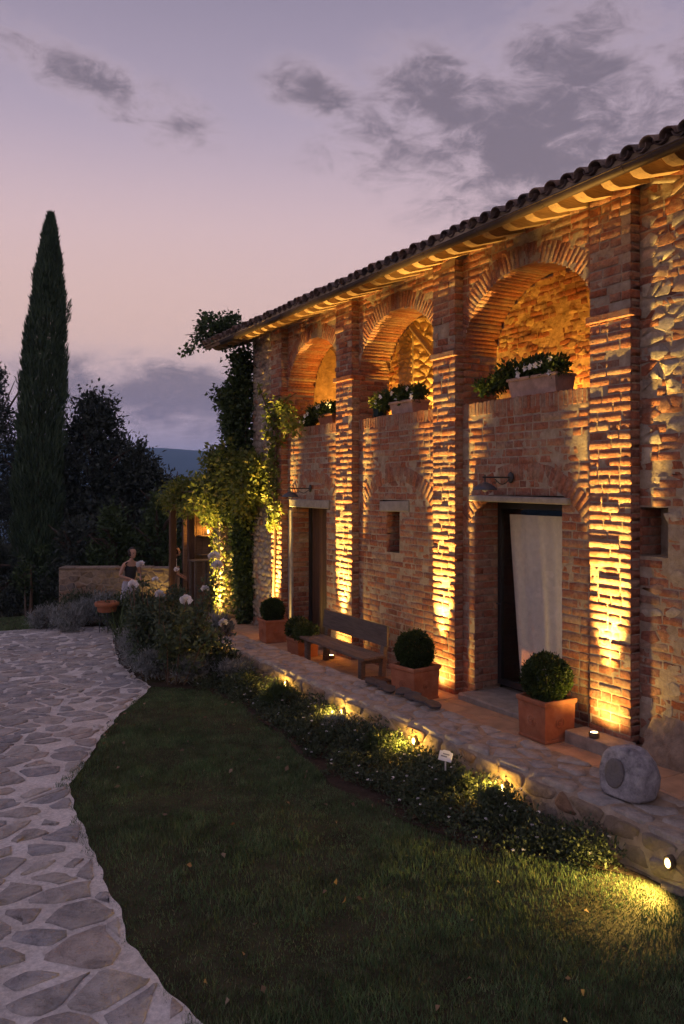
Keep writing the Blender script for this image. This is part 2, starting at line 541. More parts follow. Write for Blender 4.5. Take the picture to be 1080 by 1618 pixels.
# ------------------------------------------------------------------ stones: cells with real edges and depth
def clip(poly, nx, ny, d):
    """keep the part of a polygon where n.p <= d"""
    out = []; n = len(poly)
    for i in range(n):
        a, b = poly[i], poly[(i + 1) % n]
        da, db = nx * a[0] + ny * a[1] - d, nx * b[0] + ny * b[1] - d
        if da <= 0: out.append(a)
        if da * db < 0:
            t = da / (da - db); out.append((a[0] + (b[0] - a[0]) * t, a[1] + (b[1] - a[1]) * t))
    return out


def area_c(p):
    A = cx = cy = 0
    for i in range(len(p)):
        x0, y0 = p[i]; x1, y1 = p[(i + 1) % len(p)]; k = x0 * y1 - x1 * y0
        A += k; cx += (x0 + x1) * k; cy += (y0 + y1) * k
    A *= .5
    return (A, cx / (6 * A), cy / (6 * A)) if abs(A) > 1e-9 else (0, 0, 0)


def voronoi(pts, box, relax=1):
    x0, x1, y0, y1 = box
    for it in range(relax + 1):
        P = np.asarray(pts); cells = []
        for i in range(len(P)):
            d2 = ((P - P[i]) ** 2).sum(1); order = np.argsort(d2)[1:26]
            poly = [(x0, y0), (x1, y0), (x1, y1), (x0, y1)]
            for j in order:
                nx, ny = P[j] - P[i]
                rmax = max((q[0] - P[i][0]) ** 2 + (q[1] - P[i][1]) ** 2 for q in poly)
                if d2[j] / 4 > rmax: break
                poly = clip(poly, nx, ny, nx * (P[i][0] + P[j][0]) / 2 + ny * (P[i][1] + P[j][1]) / 2)
                if len(poly) < 3: break
            cells.append(poly)
        if it < relax:
            pts = []
            for i, c in enumerate(cells):
                if len(c) > 2:
                    A, cx, cy = area_c(c); pts.append((P[i][0] * .45 + cx * .55, P[i][1] * .45 + cy * .55))
                else: pts.append(tuple(P[i]))
    return cells


def inset(poly, g):
    n = len(poly); out = list(poly)
    for i in range(n):
        a, b = poly[i], poly[(i + 1) % n]
        ex, ey = b[0] - a[0], b[1] - a[1]; L = math.hypot(ex, ey)
        if L < 1e-6: continue
        nx, ny = ey / L, -ex / L
        out = clip(out, nx, ny, nx * a[0] + ny * a[1] - g)
        if len(out) < 3: return None
    return out


def chaikin(p, k=.25):
    o = []
    for i in range(len(p)):
        a, b = p[i], p[(i + 1) % len(p)]
        if math.hypot(b[0] - a[0], b[1] - a[1]) < .012: o.append(((a[0] + b[0]) / 2, (a[1] + b[1]) / 2)); continue
        o += [(a[0] * (1 - k) + b[0] * k, a[1] * (1 - k) + b[1] * k), (a[0] * k + b[0] * (1 - k), a[1] * k + b[1] * (1 - k))]
    return o


def stone_arr(poly, gap, h, depth, bev, rg, rounded=True, rough=.25, jit=0., tilt=.25):
    p = inset(poly, gap * rg.uniform(.6, 1.4))
    if not p: return None
    if area_c(p)[0] < .0006: return None
    if rounded: p = chaikin(p, rg.uniform(.10, .22))
    if jit: p = [(a + rg.uniform(-jit, jit), b + rg.uniform(-jit, jit)) for a, b in p]
    A, cx, cy = area_c(p); n = len(p)
    tx, ty = rg.gauss(0, rough * tilt), rg.gauss(0, rough * tilt)
    vs = []
    for q in p: vs.append((q[0], q[1], -depth))
    r = math.sqrt(abs(A)); k = min(.35, bev / (r * .5))
    for q in p:
        dx, dy = q[0] - cx, q[1] - cy
        vs.append((q[0], q[1], h * .35 + rg.uniform(-.1, .1) * h))
    for q in p:
        dx, dy = q[0] - cx, q[1] - cy
        vs.append((q[0] - dx * k, q[1] - dy * k, h * (1 + rg.uniform(-rough, rough)) + (dx * tx + dy * ty)))
    vs.append((cx + rg.uniform(-.1, .1) * r, cy + rg.uniform(-.1, .1) * r, h * (1.05 + rg.uniform(-rough, rough))))
    quads = [(a * n + i, a * n + (i + 1) % n, (a + 1) * n + (i + 1) % n, (a + 1) * n + i) for a in (0, 1) for i in range(n)]
    tris = [(2 * n + i, 2 * n + (i + 1) % n, 3 * n) for i in range(n)]
    return np.array(vs), quads, tris, (cx, cy)


def cells(box, n, aspect=1., seed=1, relax=1, jit=.42):
    """irregular cells over a rectangle; aspect > 1 makes them long in u"""
    rg = random.Random(seed); u0, u1, v0, v1 = box
    pts = []
    W, H = (u1 - u0) / aspect, v1 - v0
    nx = max(1, round(math.sqrt(n * W / H))); ny = max(1, round(n / nx))
    for i in range(nx):
        for j in range(ny):
            pts.append(((i + .5 + (.25 if j % 2 else -.25) + rg.uniform(-jit, jit)) / nx * W, (j + .5 + rg.uniform(-jit, jit)) / ny * H))
    out = []
    for c in voronoi(pts, (0, W, 0, H), relax):
        if len(c) > 2: out.append([(u0 + a * aspect, v0 + b) for a, b in c])
    return out


def rev(f): return [tuple(q)[::-1] for q in f]


class Joined:
    def __init__(s): s.v = []; s.q = []; s.t = []; s.n = 0
    def add(s, vs, quads=(), tris=()):
        s.v.append(np.asarray(vs, float))
        if len(quads): s.q.append(np.asarray(quads, np.int64) + s.n)
        if len(tris): s.t.append(np.asarray(tris, np.int64) + s.n)
        s.n += len(vs)
    def mesh(s, name, smooth=False):
        fs = []
        if s.q: fs.append(np.concatenate(s.q))
        if s.t: fs.append(np.concatenate(s.t))
        return fastmesh(name, np.concatenate(s.v), *fs, smooth=smooth)


CAMP = np.array([0, 0, 2.46]); SY, CY = math.sin(YAW), math.cos(YAW)


def on_screen(p, pad=15):
    """apparent scale (pixels per metre in the photograph) or 0 outside the frame: decides only which pieces become single objects"""
    u = p[0] * CY - p[1] * SY; w = p[0] * SY + p[1] * CY
    if w < .3: return 0
    x, y = 540 + 1300 * u / w, 768 - 1300 * (p[2] - 2.46) / w
    if -pad < x < 1080 + pad and -pad < y < 1618 + pad: return 1300 / w
    return 0


# ------------------------------------------------------------------ the farmhouse
XF, XP = 6.12, 6.0                                            # wall face, pillar face
BAYS = [(5.86, 8.02), (8.49, 10.53), (11.04, 13.0)]
PILLARS = [(5.34, 5.86), (8.02, 8.49), (10.53, 11.04), (13.0, 13.45)]
Y_END, Y_NEAR = 14.55, -1.5
Z_TOP = 5.36
PAR, SPR, RISE, RING = 3.45, 4.06, .82, .24
ACZ, AR0, AR1 = 1.36, 1.16, 1.38                               # relieving arches low on the wall
DOOR_R, DOOR_L = (6.36, 7.79, 2.27), (11.57, 12.83, 2.09)
WIN = (9.43, 9.754, 1.537, 2.106)
NICHE = (5.03, 5.335, 1.82, 2.25)

house = thing('farmhouse', 'long two-storey brick farmhouse with arched upper loggia and uplit pillars', 'house', (6.0, 5.0, 0))


def half(z, a, zs, rise):
    k = (z - zs) / rise
    return a * math.sqrt(max(0, 1 - k * k)) if k > 0 else a


def sub_iv(iv, a, b):
    o = []
    for p, q in iv:
        if b <= p or a >= q: o.append((p, q)); continue
        if a > p: o.append((p, a))
        if b < q: o.append((b, q))
    return [(p, q) for p, q in o if q - p > .03]


def bay_iv(i, z, ring=True, lower=True):
    """stretches of wall between two pillars at height z"""
    y0, y1 = BAYS[i]; c, a = (y0 + y1) / 2, (y1 - y0) / 2
    iv = [(y0 - .02, y1 + .02)]
    if PAR < z < SPR + RISE:
        h = half(z, a, SPR, RISE); iv = sub_iv(iv, c - h - (.05 if z < SPR else 0), c + h + (.05 if z < SPR else 0))
    if ring and SPR <= z < SPR + RISE + RING:
        h = half(z, a + RING, SPR, RISE + RING); iv = sub_iv(iv, c - h, c + h)
    if ring and PAR - .155 < z <= PAR: iv = []
    if lower and z > 1.72:
        if z < ACZ + AR1:
            ho = math.sqrt(AR1 ** 2 - (z - ACZ) ** 2)
            hi = math.sqrt(max(0, AR0 ** 2 - (z - ACZ) ** 2))
            iv = sub_iv(iv, c - ho, c - hi); iv = sub_iv(iv, c + hi, c + ho)
    if i == 0 and z < DOOR_R[2]: iv = sub_iv(iv, *DOOR_R[:2])
    if i == 0 and DOOR_R[2] <= z < DOOR_R[2] + .075: iv = sub_iv(iv, 6.22, 7.86)
    if i == 2 and z < DOOR_L[2]: iv = sub_iv(iv, *DOOR_L[:2])
    if i == 2 and DOOR_L[2] <= z < DOOR_L[2] + .14: iv = sub_iv(iv, 11.45, 12.93)
    if i == 1 and WIN[2] < z < WIN[3]: iv = sub_iv(iv, WIN[0], WIN[1])
    if i == 1 and WIN[3] <= z < WIN[3] + .15: iv = sub_iv(iv, 9.2, 9.95)
    return iv


def brick_variant(seed):
    """one worn brick, 1 x 1 x 1, front at x = 0 facing -x, local y along the wall, z up"""
    rg = random.Random(seed); vs = []
    ys = [-.5, -.484, -.15, .18, .484, .5]; zs = [-.5, -.435, 0.05, .435, .5]
    for j, z in enumerate(zs):
        for i, y in enumerate(ys):
            edge = (i in (0, 5)) + (j in (0, 4))
            x = (.045 if edge == 1 else .10 if edge == 2 else 0) + rg.uniform(-.012, .018)
            yy, zz = y, z
            if edge == 2: yy *= .985; zz *= .86
            if edge: yy += rg.uniform(-.012, .012); zz += rg.uniform(-.05, .05)
            vs.append((x, yy, zz))
    n = len(ys); q = [(j * n + i, (j + 1) * n + i, (j + 1) * n + i + 1, j * n + i + 1) for j in range(4) for i in range(n - 1)]
    ring = [i for i in range(n)] + [j * n + n - 1 for j in range(1, 5)] + [4 * n + i for i in range(n - 2, -1, -1)] + [j * n for j in range(3, 0, -1)]
    b = len(vs)
    for r in ring: vs.append((1.0, vs[r][1], vs[r][2]))
    L = len(ring)
    q += [(ring[k], ring[(k + 1) % L], b + (k + 1) % L, b + k) for k in range(L)]
    return np.array(vs), np.array(q)


BV = [brick_variant(100 + i) for i in range(14)]
BVM = []
for i, (v, q) in enumerate(BV):
    BVM.append(fastmesh('brick', v, q)); BVM[-1].materials.append(M['brick'])
BVD = []
for i, (v, q) in enumerate(BV):
    v = v.copy(); v[:, 0] = np.where(v[:, 0] > .9, 2.6, v[:, 0])
    BVD.append(fastmesh('brick', v, q)); BVD[-1].materials.append(M['brick'])
bricks = []      # (x, y, z, depth, length, height, variant, rot, parent key)


def lay(xf, iv_fn, z0, z1, key, hc=.0855, lmean=.27, seed=0, proud=.002, skip=0., depth=.14):
    rg = random.Random(seed); z = z0; row = 0
    while z < z1 - .02:
        h = min(hc * rg.uniform(.93, 1.07), z1 - z)
        zc = z + h / 2
        a = iv_fn(zc)
        lo, hi = iv_fn(z + .01), iv_fn(z + h - .01)
        for p, q in a:
            y = p; first = row % 2
            while y < q - .015:
                L = lmean * rg.uniform(.82, 1.12)
                if first: L *= .5; first = 0
                elif rg.random() < .28: L *= .52
                if q - (y + L) < .10: L = q - y
                g = rg.uniform(.012, .020)
                if L > g + .03 and rg.random() > skip:
                    bricks.append((xf - rg.gauss(0, proud) , y + L / 2, zc + rg.gauss(0, .0025), depth, L - g, h - rg.uniform(.010, .017), rg.randrange(14), rg.gauss(0, .012), key))
                y += L
        z += h; row += 1


def grid_wall(xf, y0, y1, z0, z1, iv_fn, st=.03, amp=.0026, seed=0, rec=.0032):
    """rough mortar sheet with openings"""
    ny = max(1, int(round((y1 - y0) / st))); nz = max(1, int(round((z1 - z0) / st)))
    Y = np.linspace(y0, y1, ny + 1); Z = np.linspace(z0, z1, nz + 1)
    YY, ZZ = np.meshgrid(Y, Z)
    XX = xf + rec + amp * fbm(YY * 13, ZZ * 13, 0, seed, 2) + amp * .8 * fbm(YY * 2.1, ZZ * 2.1, 0, seed + 9, 2)
    vs = np.stack([XX.ravel(), YY.ravel(), ZZ.ravel()], 1)
    ok = np.zeros((nz, ny), bool); yc = (Y[1:] + Y[:-1]) / 2
    for j in range(nz):
        for p, q in iv_fn((Z[j] + Z[j + 1]) / 2): ok[j] |= (yc > p) & (yc < q)
    jj, ii = np.nonzero(ok); a = jj * (ny + 1) + ii
    return vs, np.stack([a, a + ny + 1, a + ny + 2, a + 1], 1)


PARTS = {}
# wall sheets between the pillars
J = Joined()
for i, (y0, y1) in enumerate(BAYS):
    J.add(*grid_wall(XF, y0 - .02, y1 + .02, -.5, Z_TOP, lambda z, i=i: bay_iv(i, z, False, False), seed=3 + i))
    lay(XF, lambda z, i=i: bay_iv(i, z), float(ter(BAYS[i][1])) - .1, Z_TOP, 'wall', seed=40 + i)


def end_iv(z): return [(13.43, Y_END)]


def right_iv(z):
    iv = [(Y_NEAR, 5.36)]
    if NICHE[2] < z < NICHE[3]: iv = sub_iv(iv, NICHE[0], NICHE[1])
    return iv


J.add(*grid_wall(XF, 13.43, Y_END, -.5, Z_TOP, end_iv, seed=8, st=.04))
J.add(*grid_wall(XF, Y_NEAR, 5.36, -.5, Z_TOP, right_iv, seed=9, amp=.004))
PARTS['wall'] = link('wall', J.mesh('wall', True), M['mortar'], house)

# pillars: mortar core, bricks, impost ledge, worn stone foot
for k, (y0, y1) in enumerate(PILLARS):
    J = Joined()
    v, q = grid_wall(XP, y0 + .012, y1 - .012, -.4, Z_TOP - .02, lambda z, y0=y0, y1=y1: [(y0, y1)], seed=20 + k, st=.02, amp=.0022, rec=.0052)
    J.add(v, q)
    for ys in (y0 + .012, y1 - .012):
        J.add([(XP + .02, ys, -.4), (XF + .05, ys, -.4), (XF + .05, ys, Z_TOP), (XP + .02, ys, Z_TOP)], [(0, 1, 2, 3)])
    key = 'pillar%d' % k
    PARTS[key] = link('pillar', J.mesh('pillar', True), M['mortar'], house)
    lay(XP, lambda z, a=y0, b=y1: [(a, b)], float(ter(y0)) - .1, SPR - .03, key, lmean=.265, seed=70 + k, proud=.0028, depth=.16)
    lay(XP, lambda z, a=y0, b=y1: [(a, b)], SPR + .045, Z_TOP, key, lmean=.265, seed=80 + k, proud=.005, depth=.16)
    g = MB(); rg = random.Random(k)
    g.cbox(XP - .035, XF + .1, y0 - .018, y1 + .018, SPR - .03, SPR + .04, .008)
    subpart('impost', g.mesh('impost'), M['brick'], PARTS[key])

# jambs of the loggia openings and of the doors: bricks on faces looking towards -Y
jamb = []


def lay_jamb(yf, x0, x1, z0, z1, seed, key, hc=.0855):
    rg = random.Random(seed); z = z0; row = 0
    while z < z1 - .03:
        h = min(hc * rg.uniform(.95, 1.05), z1 - z); x = x0; f = row % 2
        while x < x1 - .02:
            L = .26 * rg.uniform(.9, 1.1) * (.5 if f else 1); f = 0
            if x1 - (x + L) < .07: L = x1 - x
            jamb.append((x + L / 2, yf + rg.gauss(0, .003), z + h / 2, L - .013, h - rg.uniform(.012, .02), rg.randrange(14), key))
            x += L
        z += h; row += 1


LOG_IN = 6.64
J = Joined()
for i, (y0, y1) in enumerate(BAYS):
    lay_jamb(y1, XF + .005, LOG_IN, PAR, SPR - .03, 200 + i, 'wall')
    J.add([(XF + .06, y1 + .012, PAR - .1), (LOG_IN + .01, y1 + .012, PAR - .1), (LOG_IN + .01, y1 + .012, SPR + .3), (XF + .06, y1 + .012, SPR + .3)], [(0, 1, 2, 3)])
    J.add([(XF + .06, y0 - .004, PAR - .1), (LOG_IN + .01, y0 - .004, PAR - .1), (LOG_IN + .01, y0 - .004, SPR + .3), (XF + .06, y0 - .004, SPR + .3)], [(0, 1, 2, 3)])
    # inner face of the front wall around the arch
    c, a = (y0 + y1) / 2, (y1 - y0) / 2
    v, q = grid_wall(LOG_IN, y0 - .26, y1 + .26, 2.9, 5.55, lambda z, c=c, a=a, y0=y0, y1=y1: ([(y0 - .26, c - half(z, a, SPR, RISE)), (c + half(z, a, SPR, RISE), y1 + .26)] if PAR < z < SPR + RISE else [(y0 - .26, y1 + .26)]), st=.05)
    J.add(v, q)
for (y0, y1, zt), x1 in ((DOOR_R, 6.50), (DOOR_L, 6.52)):
    lay_jamb(y1, XF + .005, x1, float(ter(y1)), zt, 300, 'wall')
    for ys in (y1 + .012, y0 - .012):
        J.add([(XF + .008, ys, -.4), (x1 + .02, ys, -.4), (x1 + .02, ys, zt + .02), (XF + .008, ys, zt + .02)], [(0, 1, 2, 3)])
    J.add([(XF + .03, y0 - .02, zt + .004), (x1 + .02, y0 - .02, zt + .004), (x1 + .02, y1 + .02, zt + .004), (XF + .03, y1 + .02, zt + .004)], [(0, 1, 2, 3)])
lay_jamb(WIN[1], XF + .005, 6.42, WIN[2], WIN[3], 301, 'wall')
for ys in (WIN[1] + .012, WIN[0] - .012):
    J.add([(XF + .008, ys, WIN[2] - .02), (6.45, ys, WIN[2] - .02), (6.45, ys, WIN[3] + .02), (XF + .008, ys, WIN[3] + .02)], [(0, 1, 2, 3)])
for zz in (WIN[2] - .006, WIN[3] + .006):
    J.add([(XF + .008, WIN[0] - .02, zz), (6.45, WIN[0] - .02, zz), (6.45, WIN[1] + .02, zz), (XF + .008, WIN[1] + .02, zz)], [(0, 1, 2, 3)])
# the niche by the near pillar
lay_jamb(NICHE[1], XF, 6.4, NICHE[2], NICHE[3], 302, 'wall')
for ys in (NICHE[1] + .012, NICHE[0] - .012):
    J.add([(XF + .008, ys, NICHE[2] - .02), (6.42, ys, NICHE[2] - .02), (6.42, ys, NICHE[3] + .02), (XF + .008, ys, NICHE[3] + .02)], [(0, 1, 2, 3)])
for zz in (NICHE[2] - .006, NICHE[3] + .006):
    J.add([(XF + .008, NICHE[0] - .02, zz), (6.42, NICHE[0] - .02, zz), (6.42, NICHE[1] + .02, zz), (XF + .008, NICHE[1] + .02, zz)], [(0, 1, 2, 3)])
J.add([(6.40, NICHE[0] - .02, NICHE[2] - .02), (6.40, NICHE[1] + .02, NICHE[2] - .02), (6.40, NICHE[1] + .02, NICHE[3] + .02), (6.40, NICHE[0] - .02, NICHE[3] + .02)], [(0, 1, 2, 3)])
link('reveals', J.mesh('reveals'), M['mortar'], house)

# voussoirs -------------------------------------------------
def wedge(p, xa, xb, sh, rg):
    """four (y, z) corners extruded from xa to xb, with small chamfer at the front"""
    c = (sum(q[0] for q in p) / 4, sum(q[1] for q in p) / 4)
    s = lambda q, k: (c[0] + (q[0] - c[0]) * k, c[1] + (q[1] - c[1]) * k)
    j = lambda: 0.
    pts = [(xa + j(), *s(q, sh * .95)) for q in p] + [(xa + .004, *s(q, sh)) for q in p] + [(xb, *s(q, sh)) for q in p]
    vs = np.array(pts); o = np.array([0, c[0], c[1]])
    fs = [(0, 1, 2, 3)] + [(a * 4 + i, a * 4 + (i + 1) % 4, a * 4 + 4 + (i + 1) % 4, a * 4 + 4 + i) for a in (0, 1) for i in range(4)] + [(11, 10, 9, 8)]
    return vs - o, np.array(fs), o


for i, (y0, y1) in enumerate(BAYS):
    c, a = (y0 + y1) / 2, (y1 - y0) / 2; rg = random.Random(500 + i)
    # loggia arch: backing vault, then the bricks
    n = 36; vs = []; 
    for k in range(n + 1):
        t = math.pi * k / n
        for x in (XF + .012, LOG_IN + .012): vs.append((x, c + (a + .02) * math.cos(t), SPR + (RISE + .02) * math.sin(t)))
    arch = link('arch', fastmesh('arch', vs, [(2 * k, 2 * k + 1, 2 * k + 3, 2 * k + 2) for k in range(n)]), M['mortar'], house)
    n = 54
    for k in range(n):
        t0, t1 = math.pi * k / n, math.pi * (k + 1) / n
        rr = RING + rg.uniform(-.008, .008)
        P = [(c + a * math.cos(t0), SPR + RISE * math.sin(t0)), (c + (a + rr) * math.cos(t0), SPR + (RISE + rr) * math.sin(t0)),
             (c + (a + rr) * math.cos(t1), SPR + (RISE + rr) * math.sin(t1)), (c + a * math.cos(t1), SPR + RISE * math.sin(t1))]
        v, f, o = wedge(P, XF + .0008 + rg.gauss(0, .001), LOG_IN, .965, rg)
        ob = subpart('voussoir', recalc(fastmesh('voussoir', v, f)), M['brick'], arch); ob.location = o
    # relieving arch low on the wall
    th0 = math.asin(min(1, (1.74 - ACZ) / AR1)); n = 40
    vs = []
    g = MB()
    ar = None
    first = True
    for k in range(n):
        t0, t1 = th0 + (math.pi - 2 * th0) * k / n, th0 + (math.pi - 2 * th0) * (k + 1) / n
        e = rg.uniform(-.008, .008)
        P = [(c + r * math.cos(t), ACZ + r * math.sin(t)) for r, t in ((AR0, t0), (AR1 + e, t0), (AR1 + e, t1), (AR0, t1))]
        P = [(min(max(y, y0 - .03), y1 + .03), z) for y, z in P]
        if abs(area_c(P)[0]) < .004: continue
        v, f, o = wedge(P, XF + .001 + rg.gauss(0, .001), XF + .1, .95, rg)
        if ar is None:
            ar = link('relieving_arch', None, None, house)
        ob = subpart('voussoir', recalc(fastmesh('voussoir', v, f)), M['brick'], ar); ob.location = o
    # parapet: soldier bricks on top
    par = link('parapet', MB().box(XF + .05, XF + .42, y0 - .02, y1 + .02, PAR - .5, PAR - .012).mesh('parapet'), M['mortar'], house)
    y = y0 + .005; z0 = PAR - .155
    while y < y1 - .03:
        w = rg.uniform(.06, .075); e = rg.uniform(-.006, .005); x = XF - .003 + rg.gauss(0, .002)
        g = MB().cbox(-.0 , .3, -w / 2 + .006, w / 2 - .006, 0, .155 + e, .006)
        ob = subpart('coping_brick', g.mesh('coping_brick'), M['brick'], par); ob.location = (x, y + w / 2, z0)
        y += w

# lintels and sills
for nm, b in (('lintel', (XF - .05, 6.5, 6.23, 7.85, DOOR_R[2], DOOR_R[2] + .07)), ('lintel', (XF - .015, 6.4, 11.46, 12.92, DOOR_L[2], DOOR_L[2] + .135)),
              ('lintel', (XF - .012, 6.4, 9.205, 9.945, WIN[3], WIN[3] + .145))):
    g = MB().cbox(*b, .012)
    g.v = [(x + rnd.uniform(-.006, .006), y, z + .012 * math.sin(y * 5)) for x, y, z in g.v]
    link(nm, g.mesh(nm), M['lintel'], house)
for y0, y1 in (DOOR_R[:2], DOOR_L[:2]):
    z = float(ter(y1))
    link('doorstep', MB().cbox(XF - .22, 6.6, y0 - .06, y1 + .05, z - .2, z + .075, .015).mesh('doorstep'), M['lintel'], house)
# pale plaster band at the left door jamb
link('door_surround', MB().cbox(XF - .008, XF + .04, 12.83, 12.985, float(ter(12.8)) - .05, 2.05, .01).mesh('door_surround'), M['lintel'], house)

# right-hand door: dark frame and glass
fx = 6.46
d = link('glazed_door', MB().box(fx, fx + .05, 7.725, 7.785, .08, 2.265).box(fx, fx + .05, 6.365, 6.43, .08, 2.265).box(fx, fx + .05, 6.43, 7.725, 2.19, 2.265).box(fx, fx + .05, 6.43, 7.725, .08, .15).mesh('glazed_door'), M['frame'], house)
subpart('pane', MB().box(fx + .02, fx + .026, 6.43, 7.725, .15, 2.19).mesh('pane'), M['glass'], d)
subpart('handle', MB().tube([(fx - .005, 7.75, 1.05), (fx - .05, 7.75, 1.05), (fx - .05, 7.66, 1.05)], .008, 6).mesh('handle'), M['iron'], d)
# left-hand door: boards
dl = link('wooden_door', MB().box(6.50, 6.53, 11.58, 12.82, 0, 2.08).mesh('wooden_door'), M['darkwood'], house)
yy = 11.59
while yy < 12.8:
    w = .152
    subpart('board', MB().cbox(6.47, 6.505, yy + .003, yy + w - .003, -.05, 2.075, .004).mesh('board'), M['darkwood'], dl)
    yy += w
subpart('frame', MB().box(6.44, 6.5, 12.74, 12.826, -.05, 2.085).mesh('frame'), M['frame'], dl)
# slit window: frame, pane
w_ = link('window', MB().box(6.40, 6.43, WIN[0] - .01, WIN[0] + .03, WIN[2], WIN[3]).box(6.40, 6.43, WIN[1] - .03, WIN[1] + .01, WIN[2], WIN[3]).mesh('window'), M['frame'], house)
subpart('pane', MB().box(6.41, 6.416, WIN[0] + .03, WIN[1] - .03, WIN[2], WIN[3]).mesh('pane'), M['frame'], w_)

# loggia: floor slab, back wall of rough stone, cross walls, small window, the ends of the building
XB = 8.1
g = MB().box(XF + .06, XB + .2, 5.2, 13.4, 2.86, 3.0)
link('loggia_floor', g.mesh('loggia_floor'), M['terrace'], house)
J = Joined()
lw = (9.52, 9.84, 3.05, 4.14)                                   # doorway at the back of the near bay
def back_iv(z): return sub_iv([(5.2, 13.4)], 8.72, 9.02) if 3.55 < z < 4.22 else [(5.2, 13.4)]
v, q = grid_wall(XB, 5.2, 13.4, 2.95, 5.98, back_iv, st=.025, amp=.009, seed=31); J.add(v, q)
J.add([(XB + .3, 8.5, 3.4), (XB + .3, 9.2, 3.4), (XB + .3, 9.2, 4.4), (XB + .3, 8.5, 4.4)], [(0, 1, 2, 3)])
for yy in (5.3, 13.3): J.add([(XF + .1, yy, 2.9), (XB, yy, 2.9), (XB, yy, 5.9), (XF + .1, yy, 5.3)], [(0, 1, 2, 3)])
link('loggia_wall', J.mesh('loggia_wall', True), M['loggia'], house)
J = Joined(); rg = random.Random(44)
for c in cells((5.3, 13.3, 3.0, 5.9), 1500, 1.7, 45, 0):
    A, cy, cz = area_c(c)
    if 8.68 < cy < 9.06 and 3.5 < cz < 4.26: continue
    if rg.random() < .86: continue
    s = stone_arr(c, .012, rg.uniform(.002, .012), .05, .008, rg, False, .4, .006, .12)
    if s: J.add(np.stack([XB - s[0][:, 2], s[0][:, 0], s[0][:, 1]], 1), rev(s[1]), rev(s[2]))
lay(XB, back_iv, 3.0, 5.8, 'wall', hc=.08, lmean=.25, seed=58, proud=.006, skip=.22)
o = link('loggia_stones', J.mesh('loggia_stones'), M['loggia'], house); o['kind'] = 'stuff'
link('loggia_window', MB().box(XB + .06, XB + .1, 8.72, 8.76, 3.55, 4.22).box(XB + .06, XB + .1, 8.98, 9.02, 3.55, 4.22).box(XB + .04, XB + .12, 8.70, 9.04, 4.16, 4.22).box(XB + .1, XB + .105, 8.76, 8.98, 3.55, 4.16).mesh('loggia_window'), M['frame'], house)
# cross pier with stone facing and timber brace in the middle bay
pier = link('loggia_pier', MB().box(7.35, XB + .05, 10.95, 11.35, 2.95, 5.8).mesh('loggia_pier'), M['mortar'], house)
J = Joined(); rg = random.Random(46)
for box_, fn in (((7.36, XB, 3.0, 5.7), lambda s: np.stack([s[:, 0], 10.95 - s[:, 2], s[:, 1]], 1)), ((10.95, 11.35, 3.0, 5.7), lambda s: np.stack([7.35 - s[:, 2], s[:, 0], s[:, 1]], 1))):
    for c in cells(box_, 90, 1.5, 47):
        s = stone_arr(c, .012, rg.uniform(.01, .03), .04, .015, rg, False, .35)
        if s: J.add(fn(s[0]), s[1], s[2])
o = subpart('facing_stones', J.mesh('facing_stones'), M['loggia'], pier); o['kind'] = 'stuff'
for yb in (10.0, 12.35):
    link('brace', MB().tube([(7.3, yb, 4.2), (6.72, yb + .1, 4.85)], .05, 6).mesh('brace'), M['rafter'], house)
    link('tie_beam', MB().cbox(6.5, XB, yb - .07, yb + .07, 5.0, 5.16, .01).mesh('tie_beam'), M['rafter'], house)
dp = link('downpipe', MB().tube([(6.56, 8.62, 3.0), (6.56, 8.62, 4.02), (6.6, 8.68, 4.12), (6.75, 9.05, 4.16)], .028, 10).mesh('downpipe', True), M['iron'], house)
subpart('pipe', MB().tube([(6.48, 8.545, 3.45), (6.48, 8.545, 4.12)], .018, 8).mesh('pipe', True), M['iron'], dp)
# closed shell behind: end walls, back wall, ground floor partition
g = MB().box(XF + .02, 11, Y_END, Y_END + .05, -1, 5.35).box(XF + .02, 11, Y_NEAR - .05, Y_NEAR, -1, 5.35).box(11, 11.05, Y_NEAR, Y_END, -1, 5.4).box(XB + .35, 11, Y_NEAR, Y_END, 2.85, 3.0)
g.add([(XF + .02, Y_END + .05, 5.4), (11, Y_END + .05, 5.4), (8.6, Y_END + .05, 6.1)], [(0, 1, 2)]).add([(XF + .02, Y_NEAR - .05, 5.4), (11, Y_NEAR - .05, 5.4), (8.6, Y_NEAR - .05, 6.1)], [(0, 1, 2)])
link('outer_shell', g.mesh('outer_shell'), M['rubble'], house)
g = MB().box(9.0, 9.05, Y_NEAR, Y_END, -.4, 2.9).box(6.5, 9.0, 8.2, 8.26, -.4, 2.9).box(6.5, 9.0, Y_NEAR, Y_END, -.02, 0).box(6.5, 9, 11.2, 11.25, -.4, 2.9).box(LOG_IN, 8.6, Y_NEAR, 5.2, 2.85, 2.95).box(LOG_IN, 8.6, 13.4, Y_END, 2.85, 2.95)
link('inner_walls', g.mesh('inner_walls'), M['dark'], house)

